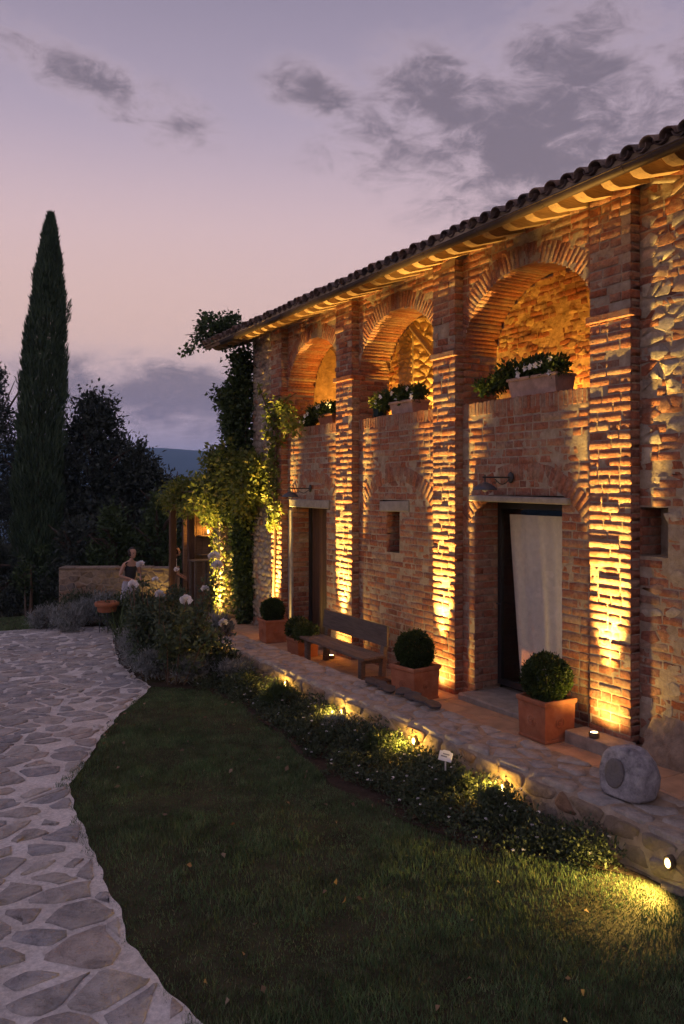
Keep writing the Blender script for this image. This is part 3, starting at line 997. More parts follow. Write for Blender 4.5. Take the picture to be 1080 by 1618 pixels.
# rubble courses: near wall and the far end wall
J = Joined(); rg = random.Random(51); near_st = []
lay(XF, lambda z: sub_iv(right_iv(z), -9, 3.6), -.1, Z_TOP - .05, 'wall', hc=.082, lmean=.25, seed=55, proud=.0025, skip=.3)
for c in cells((3.6, 5.345, -.1, 5.3), 430, 1.7, 52, 0):
    if rg.random() < (.62 if area_c(c)[2] < 2.9 else .25): continue
    A, cy, cz = area_c(c)
    if NICHE[0] - .04 < cy < NICHE[1] + .02 and NICHE[2] - .05 < cz < NICHE[3] + .05: continue
    s = stone_arr(c, .016, rg.uniform(.0005, .005), .05, .006, rg, False, .2, .012, .04)
    if s: near_st.append((s, np.array([XF, s[3][0], s[3][1]])))
for c in cells((13.46, Y_END, -.2, 5.3), 330, 1.6, 53, 1):
    s = stone_arr(c, .013, rg.uniform(.004, .028), .05, .014, rg, False, .35)
    if s: J.add(np.stack([XF - s[0][:, 2], s[0][:, 0], s[0][:, 1]], 1), rev(s[1]), rev(s[2]))
for c in cells((Y_NEAR, 3.6, -.1, 5.3), 900, 1.8, 54, 0):
    s = stone_arr(c, .013, rg.uniform(.004, .028), .05, .014, rg, False, .35)
    if s: J.add(np.stack([XF - s[0][:, 2], s[0][:, 0], s[0][:, 1]], 1), rev(s[1]), rev(s[2]))
n_single = 0
for s, o in near_st:
    k = on_screen(o)
    if k and n_single < 280:
        v = s[0] - np.array([s[3][0], s[3][1], 0])
        ob = subpart('wall_stone', fastmesh('wall_stone', np.stack([-v[:, 2], v[:, 0], v[:, 1]], 1), rev(s[1]), rev(s[2])), M['brick'] if rg.random() < .3 else M['rubble'], PARTS['wall'])
        ob.location = o; n_single += 1
    else: J.add(np.stack([XF - s[0][:, 2], s[0][:, 0], s[0][:, 1]], 1), rev(s[1]), rev(s[2]))
o = link('rubble_stones', J.mesh('rubble_stones'), M['rubble'], house); o['kind'] = 'stuff'
# battered stone foot of the near wall and the block under the near pillar
g = MB(); rg = random.Random(3)
v, q = grid_wall(0, 2.0, 5.2, 0, .42, lambda z: [(0, 9)], st=.03, amp=.03, seed=77)
v = v.copy(); v[:, 0] = XF - .15 + v[:, 0] + (v[:, 2] / .42) ** 1.5 * .14
foot = link('battered_foot', fastmesh('battered_foot', v, q, smooth=False), M['wallstone'], house)
blk = MB().cbox(5.73, 6.02, 5.28, 5.92, -.05, .105, .012)
blk.v = [(x + rg.uniform(-.008, .008), y + rg.uniform(-.01, .01), z) for x, y, z in blk.v]
subpart('foot_block', blk.mesh('foot_block'), M['lintel'], PARTS['pillar0'])

# bricks: the largest in the picture are single objects, the rest one mass
def score(b):
    k = on_screen((b[0], b[1], b[2])); 
    return k * k * b[4] * b[5] * (1.3 if b[8].startswith('pillar') else 1)


idx = sorted(range(len(bricks)), key=lambda i: -score(bricks[i]))
single = set(idx[:300])
J = Joined()
for i, (x, y, z, dp_, L, h, vv, rot, key) in enumerate(bricks):
    sx = .06
    if i in single:
        ob = bpy.data.objects.new('brick', BVM[vv] if dp_ < .15 else BVD[vv]); C.objects.link(ob); ob.parent = PARTS[key]; ob.matrix_parent_inverse = Matrix.Identity(4)
        ob.location = (x, y, z); ob.scale = (sx, L, h); ob.rotation_euler = (rot, 0, 0)
    else:
        v, q = BV[vv]; d_ = sx if dp_ < .15 else .16
        w = v * np.array([d_, L, h]); w[:, 0] = np.where(v[:, 0] > .9, d_, v[:, 0] * .06)
        cr, sr = math.cos(rot), math.sin(rot)
        w = np.stack([w[:, 0] + x, w[:, 1] * cr - w[:, 2] * sr + y, w[:, 1] * sr + w[:, 2] * cr + z], 1)
        J.add(w, q)
for x, y, z, L, h, vv, key in jamb:
    v, q = BV[vv]; w = v * np.array([.04, L, h])
    J.add(np.stack([w[:, 1] + x, w[:, 0] + y, w[:, 2] + z], 1), q)
o = link('brickwork', J.mesh('brickwork'), M['brick'], house); o['kind'] = 'stuff'

# ------------------------------------------------------------------ roof, gutter, rafters
SL = math.tan(R(17))
XE = 5.50; ZE = 5.21
def roof_z(x): return ZE + (x - XE) * SL
YR0, YR1 = Y_NEAR - .4, 15.55
XR = 8.7
g = MB()
g.add([(XE, YR0, ZE), (XR, YR0, roof_z(XR)), (XR, YR1, roof_z(XR)), (XE, YR1, ZE), (XE, YR0, ZE + .05), (XR, YR0, roof_z(XR) + .05), (XR, YR1, roof_z(XR) + .05), (XE, YR1, ZE + .05)],
      [(0, 1, 2, 3), (4, 7, 6, 5), (0, 3, 7, 4), (0, 4, 5, 1), (3, 2, 6, 7)])
xb = 11.6
g.add([(XR, YR0, roof_z(XR)), (xb, YR0, 5.4), (xb, YR1, 5.4), (XR, YR1, roof_z(XR)), (XR, YR0, roof_z(XR) + .05), (xb, YR0, 5.45), (xb, YR1, 5.45), (XR, YR1, roof_z(XR) + .05)],
      [(0, 1, 2, 3), (4, 7, 6, 5), (1, 5, 6, 2), (0, 4, 5, 1), (3, 2, 6, 7)])
roof = link('roof', g.mesh('roof'), M['soffit'], house)
def tile_arr(r0, r1, L, up=True, seg=7):
    vs = []
    for k, (x, r) in enumerate(((0, r0), (L, r1))):
        for t in (0, .014):
            for i in range(seg + 1):
                a = math.pi * i / seg
                vs.append((x, (r - t) * math.cos(a), (r - t) * math.sin(a) * .85 * (1 if up else -1)))
    n = seg + 1; q = []
    for i in range(seg):
        q += [(i, i + 1, 2 * n + i + 1, 2 * n + i), (n + i, 3 * n + i, 3 * n + i + 1, n + i + 1), (i, n + i, n + i + 1, i + 1), (2 * n + i, 2 * n + i + 1, 3 * n + i + 1, 3 * n + i)]
    return np.array(vs), np.array(q)


TA = tile_arr(.086, .070, .46); TU = tile_arr(.070, .086, .46, False)
tile_me = fastmesh('roof_tile', *TA); tile_me.materials.append(M['tile'])
J = Joined(); rg = random.Random(61); sl = math.atan(SL)
def tile_xf(v, x, y, z, yaw, roll):
    c, s = math.cos(sl + roll), math.sin(sl + roll)
    w = np.stack([v[:, 0] * c - v[:, 2] * s, v[:, 1], v[:, 0] * s + v[:, 2] * c], 1)
    cy, sy = math.cos(yaw), math.sin(yaw)
    return np.stack([w[:, 0] * cy - w[:, 1] * sy + x, w[:, 0] * sy + w[:, 1] * cy + y, w[:, 2] + z], 1)


y = YR0 + .1; ntile = 0
while y < YR1:
    for row in range(9):
        x = XE - .06 + row * .385 + rg.uniform(-.025, .025)
        if x > XR - .1: break
        yy = y + rg.uniform(-.014, .014); zz = roof_z(x) + .045 + rg.uniform(-.012, .014); yw = rg.gauss(0, .03); ro = -.03 + rg.gauss(0, .02)
        if row < 3 and y > 3.4:
            ob = bpy.data.objects.new('roof_tile', tile_me); C.objects.link(ob); ob.parent = roof; ob.matrix_parent_inverse = Matrix.Identity(4)
            ob.location = (x, yy, zz); ob.rotation_euler = Euler((0, -(sl + ro), yw)); ntile += 1
        else: J.add(tile_xf(TA[0], x, yy, zz, yw, ro), TA[1])
        J.add(tile_xf(TU[0], x + .02, y + .095, roof_z(x) + .085, rg.gauss(0, .02), ro), TU[1])
    y += .19
o = subpart('roof_tiles', J.mesh('roof_tiles'), M['tile'], roof); o['kind'] = 'stuff'

y = YR0 + .15
rp = [(5.57, roof_z(5.57) - .002), (5.57, roof_z(5.57) - .06), (5.61, roof_z(5.61) - .075), (5.66, roof_z(5.66) - .12), (5.74, roof_z(5.74) - .155), (6.35, roof_z(6.35) - .165), (6.35, roof_z(6.35) - .002)]
ra_me = MB().prism(rp, -.06, .06).mesh('rafter'); ra_me.materials.append(M['rafter'])
while y < YR1 - .05:
    ob = bpy.data.objects.new('rafter', ra_me); C.objects.link(ob); ob.parent = house; ob.matrix_parent_inverse = Matrix.Translation((-6, -5, 0))
    ob.location = (rnd.uniform(-.02, .01), y, 0); ob.scale = (1, rnd.uniform(.9, 1.12), 1)
    y += .335
link('eave_board', MB().box(5.53, 5.565, YR0, YR1, roof_z(5.53) - .07, roof_z(5.53) - .002).mesh('eave_board'), M['rafter'], house)
# gutter
gx, gz, gr = 5.47, 5.175, .055
vs = []; seg = 12; ysn = [YR0, 14.5]
for yv in ysn:
    for r in (gr, gr - .006):
        for k in range(seg + 1):
            a = math.pi + math.pi * k / seg; vs.append((gx + r * math.cos(a), yv, gz - .0025 * max(0, yv - 4) + r * math.sin(a)))
n = seg + 1; q = []
for k in range(seg): q += [(k, k + 1, 2 * n + k + 1, 2 * n + k), (n + k, 3 * n + k, 3 * n + k + 1, n + k + 1), (k, n + k, n + k + 1, k + 1), (2 * n + k, 2 * n + k + 1, 3 * n + k + 1, 3 * n + k)]
q += [(0, 2 * n, 3 * n, n), (seg, n + seg, 3 * n + seg, 2 * n + seg)]
gut = link('gutter', fastmesh('gutter', vs, q, smooth=False), M['copper'], house)
yy = 1.0
while yy < 14.5:
    pts = [(gx + (gr + .004) * math.cos(a), yy, gz - .0025 * max(0, yy - 4) + (gr + .004) * math.sin(a)) for a in [math.pi + math.pi * k / 10 for k in range(11)]]
    subpart('gutter_bracket', MB().tube([pts[0]] + pts + [(5.58, yy, gz + .05)], .007, 5).mesh('gutter_bracket'), M['copper'], gut)
    yy += .98
subpart('gutter_bead', MB().tube([(gx - gr, YR0, gz), (gx - gr, 14.5, gz - .02625)], .009, 8).mesh('gutter_bead', True), M['copper'], gut)


# ------------------------------------------------------------------ ground, lawn, paving, terrace
def geo(a, b, st, far, k=1.35):
    c = list(np.arange(a, b + 1e-6, st)); s = st
    lo, hi = [a], [b]
    while lo[-1] > -far: s *= k; lo.append(lo[-1] - s)
    s = st
    while hi[-1] < far: s *= k; hi.append(hi[-1] + s)
    return np.array(lo[:0:-1] + c + hi[1:])


GX, GY = geo(-8, 12, .5, 3700), geo(-4, 30, .5, 3700)
XX, YY = np.meshgrid(GX, GY)
far = np.maximum(0, np.hypot(XX, YY - 10) - 30)
ZZ = np.maximum(ground_z(XX, YY), -115) - np.minimum(far * .03, 0) + .06 * fbm(XX * .3, YY * .3, 0, 5) * (far > 0)
ZZ = ZZ + np.where(far > 200, 9 * fbm(XX / 420, YY / 420, 0, 6), 0)
n = len(GX); jj, ii = np.meshgrid(np.arange(len(GY) - 1), np.arange(n - 1), indexing='ij'); a = (jj * n + ii).ravel()
structure('ground', fastmesh('ground', np.stack([XX.ravel(), YY.ravel(), ZZ.ravel()], 1), np.stack([a, a + 1, a + n + 1, a + n], 1), smooth=True), M['lawn'])

PE_Y = [0, 1.5, 2.5, 3.3, 3.72, 4.1, 4.58, 5.1, 5.6, 6.57, 7.31, 8.33, 9.45, 10.73, 11.4, 12.7, 15.7, 17.2, 17.9, 18.3, 18.7, 19.0, 19.2]
PE_X = [2.2, 1.75, 1.5, 1.36, 1.31, 1.21, 1.17, 1.25, 1.24, 1.29, 1.40, 1.81, 2.34, 3.08, 3.05, 3.14, 3.75, 4.2, 4.35, 3.9, 3.39, 2.14, -1.5]
BE_Y = [0, 2.5, 3.7, 4.13, 4.5, 5.2, 6.2, 7.0, 8.05, 9.2, 10.15, 10.7]
BE_X = [4.4, 4.4, 4.27, 4.02, 3.60, 3.43, 3.31, 3.45, 3.58, 3.66, 3.62, 3.1]
pave_x = lambda y: np.interp(y, PE_Y, PE_X)
bed_x = lambda y: np.interp(y, BE_Y, BE_X)


def strip_sheet(y0, y1, fa, fb, nx, st, dz, amp=0., seed=0):
    ys = np.arange(y0, y1 + 1e-6, st); vs = []
    for y in ys:
        a, b = fa(y), fb(y); xs = np.linspace(a, b, nx + 1)
        vs.append(np.stack([xs, np.full(nx + 1, y), ground_z(xs, y) + dz + amp * fbm(xs * 3, np.full(nx + 1, y * 3), 0, seed)], 1))
    m = nx + 1; jj, ii = np.meshgrid(np.arange(len(ys) - 1), np.arange(nx), indexing='ij'); a = (jj * m + ii).ravel()
    return np.concatenate(vs), np.stack([a, a + 1, a + m + 1, a + m], 1)


wob = lambda y: .014 * math.sin(y * 3.3) + .008 * math.sin(y * 9.1 + 1) + .006 * math.sin(y * 23)
v, q = strip_sheet(-1, 19.2, lambda y: -7, lambda y: float(pave_x(y)) + wob(y) + .014 * float(fbm(np.array([y * 3.1]), np.array([.3]), 0, 8, 4)[0]), 90, .04, .012, .004)
paving = structure('paving', fastmesh('paving', v, q, smooth=True), M['pavemortar'])
rg = random.Random(71); stones = []
for c in cells((-4.6, 4.6, 1.0, 19.3), 2050, 1.25, 72, 0, .62):
    A, cx, cy = area_c(c)
    lim = float(pave_x(cy))
    if cx > lim + .10 or rg.random() < .04: continue
    c = [(min(x, float(pave_x(y)) + wob(y) - .01), y) for x, y in c]
    if rg.random() < .35:                                           # smaller worn stones leave wider joints
        k = rg.uniform(.62, .85); c = [(cx + (x - cx) * k, cy + (y - cy) * k) for x, y in c]
    A = area_c(c)[0]
    if A < .012: continue
    s = stone_arr(c, .022, rg.uniform(.002, .008), .03, .012, rg, True, .25, .016, .02)
    if s:
        o = np.array([s[3][0], s[3][1], float(ground_z(0, s[3][1])) + .019])
        stones.append((on_screen(o, 40) ** 2 * A, s, o))
stones.sort(key=lambda t: -t[0])
J = Joined()
for i, (k, s, o) in enumerate(stones):
    v = s[0] - np.array([s[3][0], s[3][1], 0])
    if i < 300 and k > 0:
        ob = subpart('flagstone', fastmesh('flagstone', v, s[1], s[2]), M['flag'], paving); ob.location = o
    else:
        v[:, 0] += o[0]; v[:, 1] += o[1]; v[:, 2] += ground_z(0, v[:, 1]) + .019; J.add(v, s[1], s[2])
o = subpart('flagstones', J.mesh('flagstones'), M['flag'], paving); o['kind'] = 'stuff'

# planting bed
v, q = strip_sheet(3.7, 11.0, lambda y: float(bed_x(y)) + wob(y * 1.3), lambda y: 4.33, 14, .08, .012, .012, 3)
structure('planting_bed', fastmesh('planting_bed', v, q, smooth=True), M['soil'])
v, q = strip_sheet(10.7, 19.0, lambda y: float(pave_x(y)) - .02, lambda y: 5.4 if y < 12.3 else 6.2, 14, .1, .008, .012, 4)
structure('rose_bed', fastmesh('rose_bed', v, q, smooth=True), M['soil'])

# lawn: blades
def blades(xy, hmin, hmax, wid, seed, lean=.5):
    r = np.random.default_rng(seed); n = len(xy)
    x, y = xy[:, 0], xy[:, 1]; z = ground_z(x, y)
    k = .65 + .5 * fbm(x * 1.7, y * 1.7, 0, seed) + .25 * vn(x * 9, y * 9, 0, seed + 4)
    h = (hmin + (hmax - hmin) * r.random(n)) * np.clip(k, .35, 1.5)
    a = r.random(n) * 6.283; dx, dy = np.cos(a), np.sin(a); le = h * lean * r.random(n) * 1.6
    b = r.random(n) * 6.283
    p0 = np.stack([x - dy * wid, y + dx * wid, z], 1); p1 = np.stack([x + dy * wid, y - dx * wid, z], 1)
    p2 = np.stack([x + np.cos(b) * le, y + np.sin(b) * le, z + h], 1)
    vs = np.stack([p0, p1, p2], 1).reshape(-1, 3)
    return vs, np.arange(3 * n).reshape(-1, 3)


N = 330000
y = 1.5 + 9.3 * nr.random(N); x = 1.0 + 3.5 * nr.random(N)
dn = np.clip((7.5 / np.maximum(2.2, y)) ** 1.2, .25, 1.)
ok = (x > pave_x(y) - .035 + .07 * vn(x * 4, y * 4) + .06 * vn(x * 14, y * 14)) & (x < bed_x(y) + .02 + .06 * vn(x * 4, y * 4, 0, 3)) & (nr.random(N) < dn * (.55 + .6 * vn(x * 2.2, y * 2.2, 0, 9) + .3))
xy = np.stack([x[ok], y[ok]], 1)
v, f = blades(xy, .022, .055, .0026, 5)
o = link('lawn_grass', fastmesh('lawn_grass', v, f), M['grass']); tag(o, 'short dark green lawn between the paving and the planting bed', 'grass', kind='stuff')
N = 26000
y = 18.9 + 5 * nr.random(N); x = -3 + 7 * nr.random(N)
ok = (x > np.where(y < 19.2, pave_x(y), -9))
v, f = blades(np.stack([x[ok], y[ok]], 1), .04, .09, .006, 6)
o = link('far_grass', fastmesh('far_grass', v, f), M['grass']); tag(o, 'strip of grass beyond the far edge of the paving', 'grass', kind='stuff')

# fallen leaves on the lawn
def leaf_arr(P, D, L, W, seed, fold=.25):
    r = np.random.default_rng(seed); n = len(P)
    D = D / (np.linalg.norm(D, axis=1, keepdims=True) + 1e-9)
    S = np.cross(D, r.normal(size=(n, 3))); S /= np.linalg.norm(S, axis=1, keepdims=True) + 1e-9
    Nn = np.cross(S, D)
    L = (np.zeros(n) + L)[:, None]; W = (np.zeros(n) + W)[:, None]
    m = P + D * L * .45
    vs = np.stack([P, m + S * W / 2 + Nn * W * fold, P + D * L, m - S * W / 2 + Nn * W * fold], 1).reshape(-1, 3)
    return vs, np.arange(4 * n).reshape(-1, 4)


n = 70
y = 2.8 + 7.5 * nr.random(n); x = 1.35 + 2.3 * nr.random(n); x = np.minimum(np.maximum(x, pave_x(y) + .05), bed_x(y) + .1)
P = np.stack([x, y, ground_z(x, y) + .035], 1); D = nr.normal(size=(n, 3)) * [1, 1, .25]
o = link('fallen_leaves', fastmesh('fallen_leaves', *leaf_arr(P, D, .03 + .03 * nr.random(n), .02 + .02 * nr.random(n), 8)), M['dryleaf']); tag(o, 'dry fallen leaves scattered over the lawn', 'leaves', kind='stuff')

# terrace behind the low wall
ys = np.arange(0, 15.6, .2); vs = []
for yv in ys:
    for xv in (4.6, 6.6): vs.append((xv, yv, float(ter(yv)) - .012))
terrace = structure('terrace', fastmesh('terrace', vs, [(2 * i, 2 * i + 1, 2 * i + 3, 2 * i + 2) for i in range(len(ys) - 1)]), M['pavemortar'])
rg = random.Random(81); y = 2.4; k = 0
while y < 15.4:
    w = rg.uniform(.34, .52); x = 4.9 + (0 if k % 2 else -.2)
    while x < 6.1:
        l = rg.uniform(.36, .5)
        ob = subpart('paving_slab', MB().cbox(-l / 2 + .005, l / 2 - .005, -w / 2 + .005, w / 2 - .005, -.03, 0, .005).mesh('paving_slab'), M['terrace'], terrace)
        ob.location = (x + l / 2, y + w / 2, float(ter(y + w / 2)) + rg.uniform(-.003, .003)); ob.rotation_euler = (-.018 if y > 5 else 0, 0, 0)
        x += l
    y += w; k += 1

# ------------------------------------------------------------------ low wall
LW0, LW1, LWY0, LWY1 = 4.31, 4.94, 1.2, 12.1
top = lambda y: .24 + ter(y)
lw = thing('low_wall', 'low stone retaining wall with rough flat top along the terrace', 'wall', (4.6, 6, 0))
J = Joined()
ny = 300; ys = np.linspace(LWY0, LWY1, ny + 1)
prof = [(LW0 + .012, -.7), (LW0 + .012, -.35), (LW0 + .012, -.2), (LW0 + .012, -.1), (LW0 + .03, -.03), (LW0 + .07, .0), (LW0 + .2, .0), (LW0 + .35, .0), (LW1 - .06, 0.), (LW1 - .02, -.03), (LW1 - .01, -.15), (LW1 - .01, -.6)]
vs = []
for yv in ys:
    for px_, pz_ in prof: vs.append((px_, yv, float(top(yv)) + pz_))
vs = np.array(vs); nn = fbm(vs[:, 0] * 9, vs[:, 1] * 9, vs[:, 2] * 9, 12) * .009
wv = .02 * vn(vs[:, 1] * 1.3, 0 * vs[:, 1], 0, 31)
vs[:, 0] += wv + nn; vs[:, 2] += nn * .7
m = len(prof); a = (np.arange(ny)[:, None] * m + np.arange(m - 1)).ravel()
fs = np.stack([a, a + 1, a + m + 1, a + m], 1)
core = link('core', fastmesh('core', vs, fs, smooth=True), M['mortar'], lw)
wvy = lambda y: .02 * float(vn(np.array([y * 1.3]), np.array([0.]), 0, 31)[0])
rg = random.Random(91)
for c in cells((2.2, LWY1, -.44, -.015), 120, 2.2, 92, 1):
    s = stone_arr(c, .014, rg.uniform(.002, .022), .05, .015, rg, True, .3, .004)
    if not s: continue
    cy, cv = s[3]; v = s[0] - np.array([cy, cv, 0])
    ob = subpart('face_stone', fastmesh('face_stone', np.stack([-v[:, 2] + .012, v[:, 0], v[:, 1]], 1), rev(s[1]), rev(s[2])), M['wallstone'], core)
    ob.location = (LW0 + wvy(cy), cy, float(top(cy)) + cv)
for c in cells((2.2, LWY1, LW0 + .02, LW1 - .02), 96, 1.35, 93, 1):
    s = stone_arr(c, .020, rg.uniform(.005, .016), .03, .015, rg, True, .3, .010, .08)
    if not s: continue
    cy, cx = s[3]; v = s[0] - np.array([cy, cx, 0])
    ob = subpart('top_stone', fastmesh('top_stone', np.stack([v[:, 1], v[:, 0], v[:, 2]], 1), rev(s[1]), rev(s[2])), M['topstone'], core)
    ob.location = (cx + wvy(cy), cy, float(top(cy)) - .002)


# ------------------------------------------------------------------ lamps
def lamp_light(kind, root, loc, energy, col, rad=.02, aim=None, angle=70, blend=.6):
    ld = bpy.data.lights.new(root.name + '_light', kind); ld.energy = energy; ld.color = col; ld.shadow_soft_size = rad
    o = bpy.data.objects.new('light', ld); C.objects.link(o); o.parent = root
    o.matrix_parent_inverse = Matrix.Translation(-ROOTLOC[root.name]); o.location = loc
    if kind == 'SPOT':
        ld.spot_size = R(angle); ld.spot_blend = blend
        o.rotation_euler = Vector(aim).to_track_quat('-Z', 'Y').to_euler()


def uplight(loc, label, energy, col=WARM, aim=(.03, 0, 1), angle=75, group='bronze ground uplights', blend=.9, spill=0, wide=0):
    x, y, z = loc
    t = thing('uplight', label, 'uplight', loc, group)
    link('housing', MB().lathe([(.0, .0), (.045, .0), (.05, .02), (.05, .05), (.042, .055), (.036, .048), (0, .048)], loc, 14).mesh('housing', True), M['bronze'], t)
    link('lens', MB().lathe([(.034, .049), (.025, .053), (0, .054)], loc, 14).mesh('lens'), M['lampglass'], t)
    lamp_light('SPOT', t, (x, y, z + .075), energy, col, .03, aim, angle, blend)
    if wide: lamp_light('SPOT', t, (x, y, z + .075), wide, col, .03, aim, 84, 1.)
    if spill: lamp_light('SPOT', t, (x, y, z + .075), spill, col, .03, (.35, 0, 1), 165, 1.)
    return t


UP = 4400; KW = dict(angle=30, blend=1., spill=56, wide=0, aim=(.10, 0, 1))
uplight((5.80, 5.60, .105), 'glowing uplight on the stone block under the nearest pillar', UP, **KW)
uplight((5.79, 8.27, float(ter(8.2))), 'uplight behind the terracotta pot left of the curtained door', UP * 1.05, **KW)
uplight((5.79, 10.78, float(ter(10.7))), 'uplight on the terrace under the wooden bench', UP * 1.1, **KW)
uplight((5.79, 13.2, float(ter(13.2))), 'uplight at the foot of the pillar beside the wooden door', UP * 1.1, **KW)
uplight((7.70, 7.9, 3.0), 'uplight on the loggia floor behind the nearest arch', 230, AMBER, (.1, .1, 1), 150, 'loggia uplights')
uplight((7.45, 10.62, 3.0), 'uplight on the loggia floor behind the middle arch', 340, (1, .52, .08), (.05, .1, 1), 150, 'loggia uplights')
uplight((7.6, 12.75, 3.0), 'uplight on the loggia floor behind the farthest arch', 230, AMBER, (.06, 0, 1), 150, 'loggia uplights')


def wall_light(y, z, label, energy, aim=None):
    x = LW0 + wvy(y) - .012
    t = thing('garden_light', label, 'garden light', (x, y, z), 'small lights along the low wall')
    M_ = Matrix.Translation((x, y, z)) @ Matrix.Rotation(R(-90), 4, 'Y') @ Matrix.Diagonal((1.25, .9, 1, 1))
    link('housing', MB().lathe([(.0, -.03), (.036, -.03), (.038, .022), (.033, .026), (.03, .02), (0, .02)], (0, 0, 0), 14).xf(M_).mesh('housing', True), M['bronze'], t)
    link('lens', MB().lathe([(.024, .021), (.017, .028), (0, .031)], (0, 0, 0), 14).xf(M_).mesh('lens'), M['lampglass_soft'], t)
    if aim: lamp_light('SPOT', t, (x - .05, y, z), energy, WARM, .03, aim, 150, .8)
    else: lamp_light('POINT', t, (x - .13, y, z + .015), energy, (1, .58, .10), .03)


wall_light(3.52, .10, 'bright wall light at the near end shining onto bare lawn', 120, (-1, .35, -.5))
wall_light(5.11, .055, 'wall light glowing through green plants below the curtained door', 15)
wall_light(6.38, .085, 'small wall light just behind the white plant label', 14)
wall_light(7.71, .04, 'wall light below the row of dark slates', 13)
wall_light(9.14, .04, 'wall light low in the grass below the bench', 13)
wall_light(11.4, .02, 'wall light beside the iris leaves at the wall end', 18)


# ------------------------------------------------------------------ fittings on the house
def wall_lamp(y, z, label, k=1.):
    t = thing('wall_lamp', label, 'wall lamp', (XF, y, z), 'unlit iron wall lamps over the doors')
    x0 = XF - .01
    link('wall_plate', MB().lathe([(.0, 0), (.045, 0), (.05, .012), (.035, .022), (0, .024)], (0, 0, 0), 14).xf(Matrix.Translation((x0, y, z)) @ Matrix.Rotation(R(-90), 4, 'Y') @ Matrix.Diagonal((1.3, 1, 1, 1))).mesh('wall_plate', True), M['iron'], t)
    link('arm', MB().tube([(x0 - .02, y, z), (x0 - .40, y, z + .002)], .009, 8).mesh('arm'), M['iron'], t)
    pts = []
    for i in range(26):
        a = i / 25; ang = a * 5.2
        pts.append((x0 - .03 - a * .2, y, z - .02 - .055 * math.sin(a * math.pi)))
    for i in range(14):
        a = i / 13 * 4.9; r = .028 * (1 - i / 20)
        pts.append((x0 - .235 + r * math.sin(a) - .0, y, z - .028 - .0 + r * math.cos(a) - .02))
    link('scroll', MB().tube(pts, .005, 6).mesh('scroll'), M['iron'], t)
    xs = x0 - .37
    link('stem', MB().tube([(xs, y, z + .03), (xs, y, z - .06)], .008, 8).mesh('stem'), M['iron'], t)
    sh = link('lamp_shade', MB().lathe([(.012, .0), (.03, -.006), (.07, -.025), (.115, -.055), (.138, -.085), (.136, -.088), (.112, -.062), (.068, -.034), (.02, -.016)], (xs, y, z - .05), 24).mesh('lamp_shade', True), M['bluemetal'], t)
    subpart('bulb', MB().lathe([(.015, -.02), (.02, -.05), (.032, -.075), (.028, -.1), (0, -.11)], (xs, y, z - .05), 12).mesh('bulb', True), M['white'], sh)


wall_lamp(7.13, 2.555, 'iron wall lamp with scroll bracket above the curtained door')
wall_lamp(12.10, 2.42, 'iron wall lamp above the dark wooden door')

# curtain inside the glazed door
ny, nz = 46, 40; vs = []
for j in range(nz + 1):
    tz = j / nz; z = .19 + tz * 1.93
    y0 = 6.40; y1 = 7.70 - .20 * (1 - tz) ** 1.5
    for i in range(ny + 1):
        a = i / ny; y = y0 + (y1 - y0) * a
        vs.append((6.57 + .022 * math.sin(a * 31 + .9 * math.sin(tz * 3)) * (.45 + .55 * (1 - tz)) + .010 * math.sin(a * 11 + tz * 4) + .02 * (1 - tz), y, z))
m = ny + 1; fs = [(j * m + i, j * m + i + 1, (j + 1) * m + i + 1, (j + 1) * m + i) for j in range(nz) for i in range(ny)]
cur = link('curtain', fastmesh('curtain', vs, fs, smooth=True), M['curtain'])
tag(cur, 'pale linen curtain hanging behind the glazed door', 'curtain')


# ------------------------------------------------------------------ planting helpers
def ball_leaves(c, r, n, L, W, seed, squash=(1, 1, 1), shell=.75, up=.0, noise=.08, zmin=-1.):
    rr = np.random.default_rng(seed)
    d = rr.normal(size=(n, 3)); d /= np.linalg.norm(d, axis=1, keepdims=True)
    d = d[d[:, 2] > zmin]; n = len(d)
    k = (shell + (1 - shell) * rr.random(n)) * (1 + noise * fbm(d[:, 0] * 3 + seed, d[:, 1] * 3, d[:, 2] * 3, seed))
    P = np.asarray(c) + d * np.asarray(squash) * r * k[:, None]
    D = d * .7 + rr.normal(size=(n, 3)) * .8 + np.array([0, 0, up])
    return leaf_arr(P, D, L * (.6 + .8 * rr.random(n)), W * (.6 + .8 * rr.random(n)), seed + 1)


def joinleaf(lst, name):
    J = Joined()
    for v, q in lst: J.add(v, q)
    return J.mesh(name)


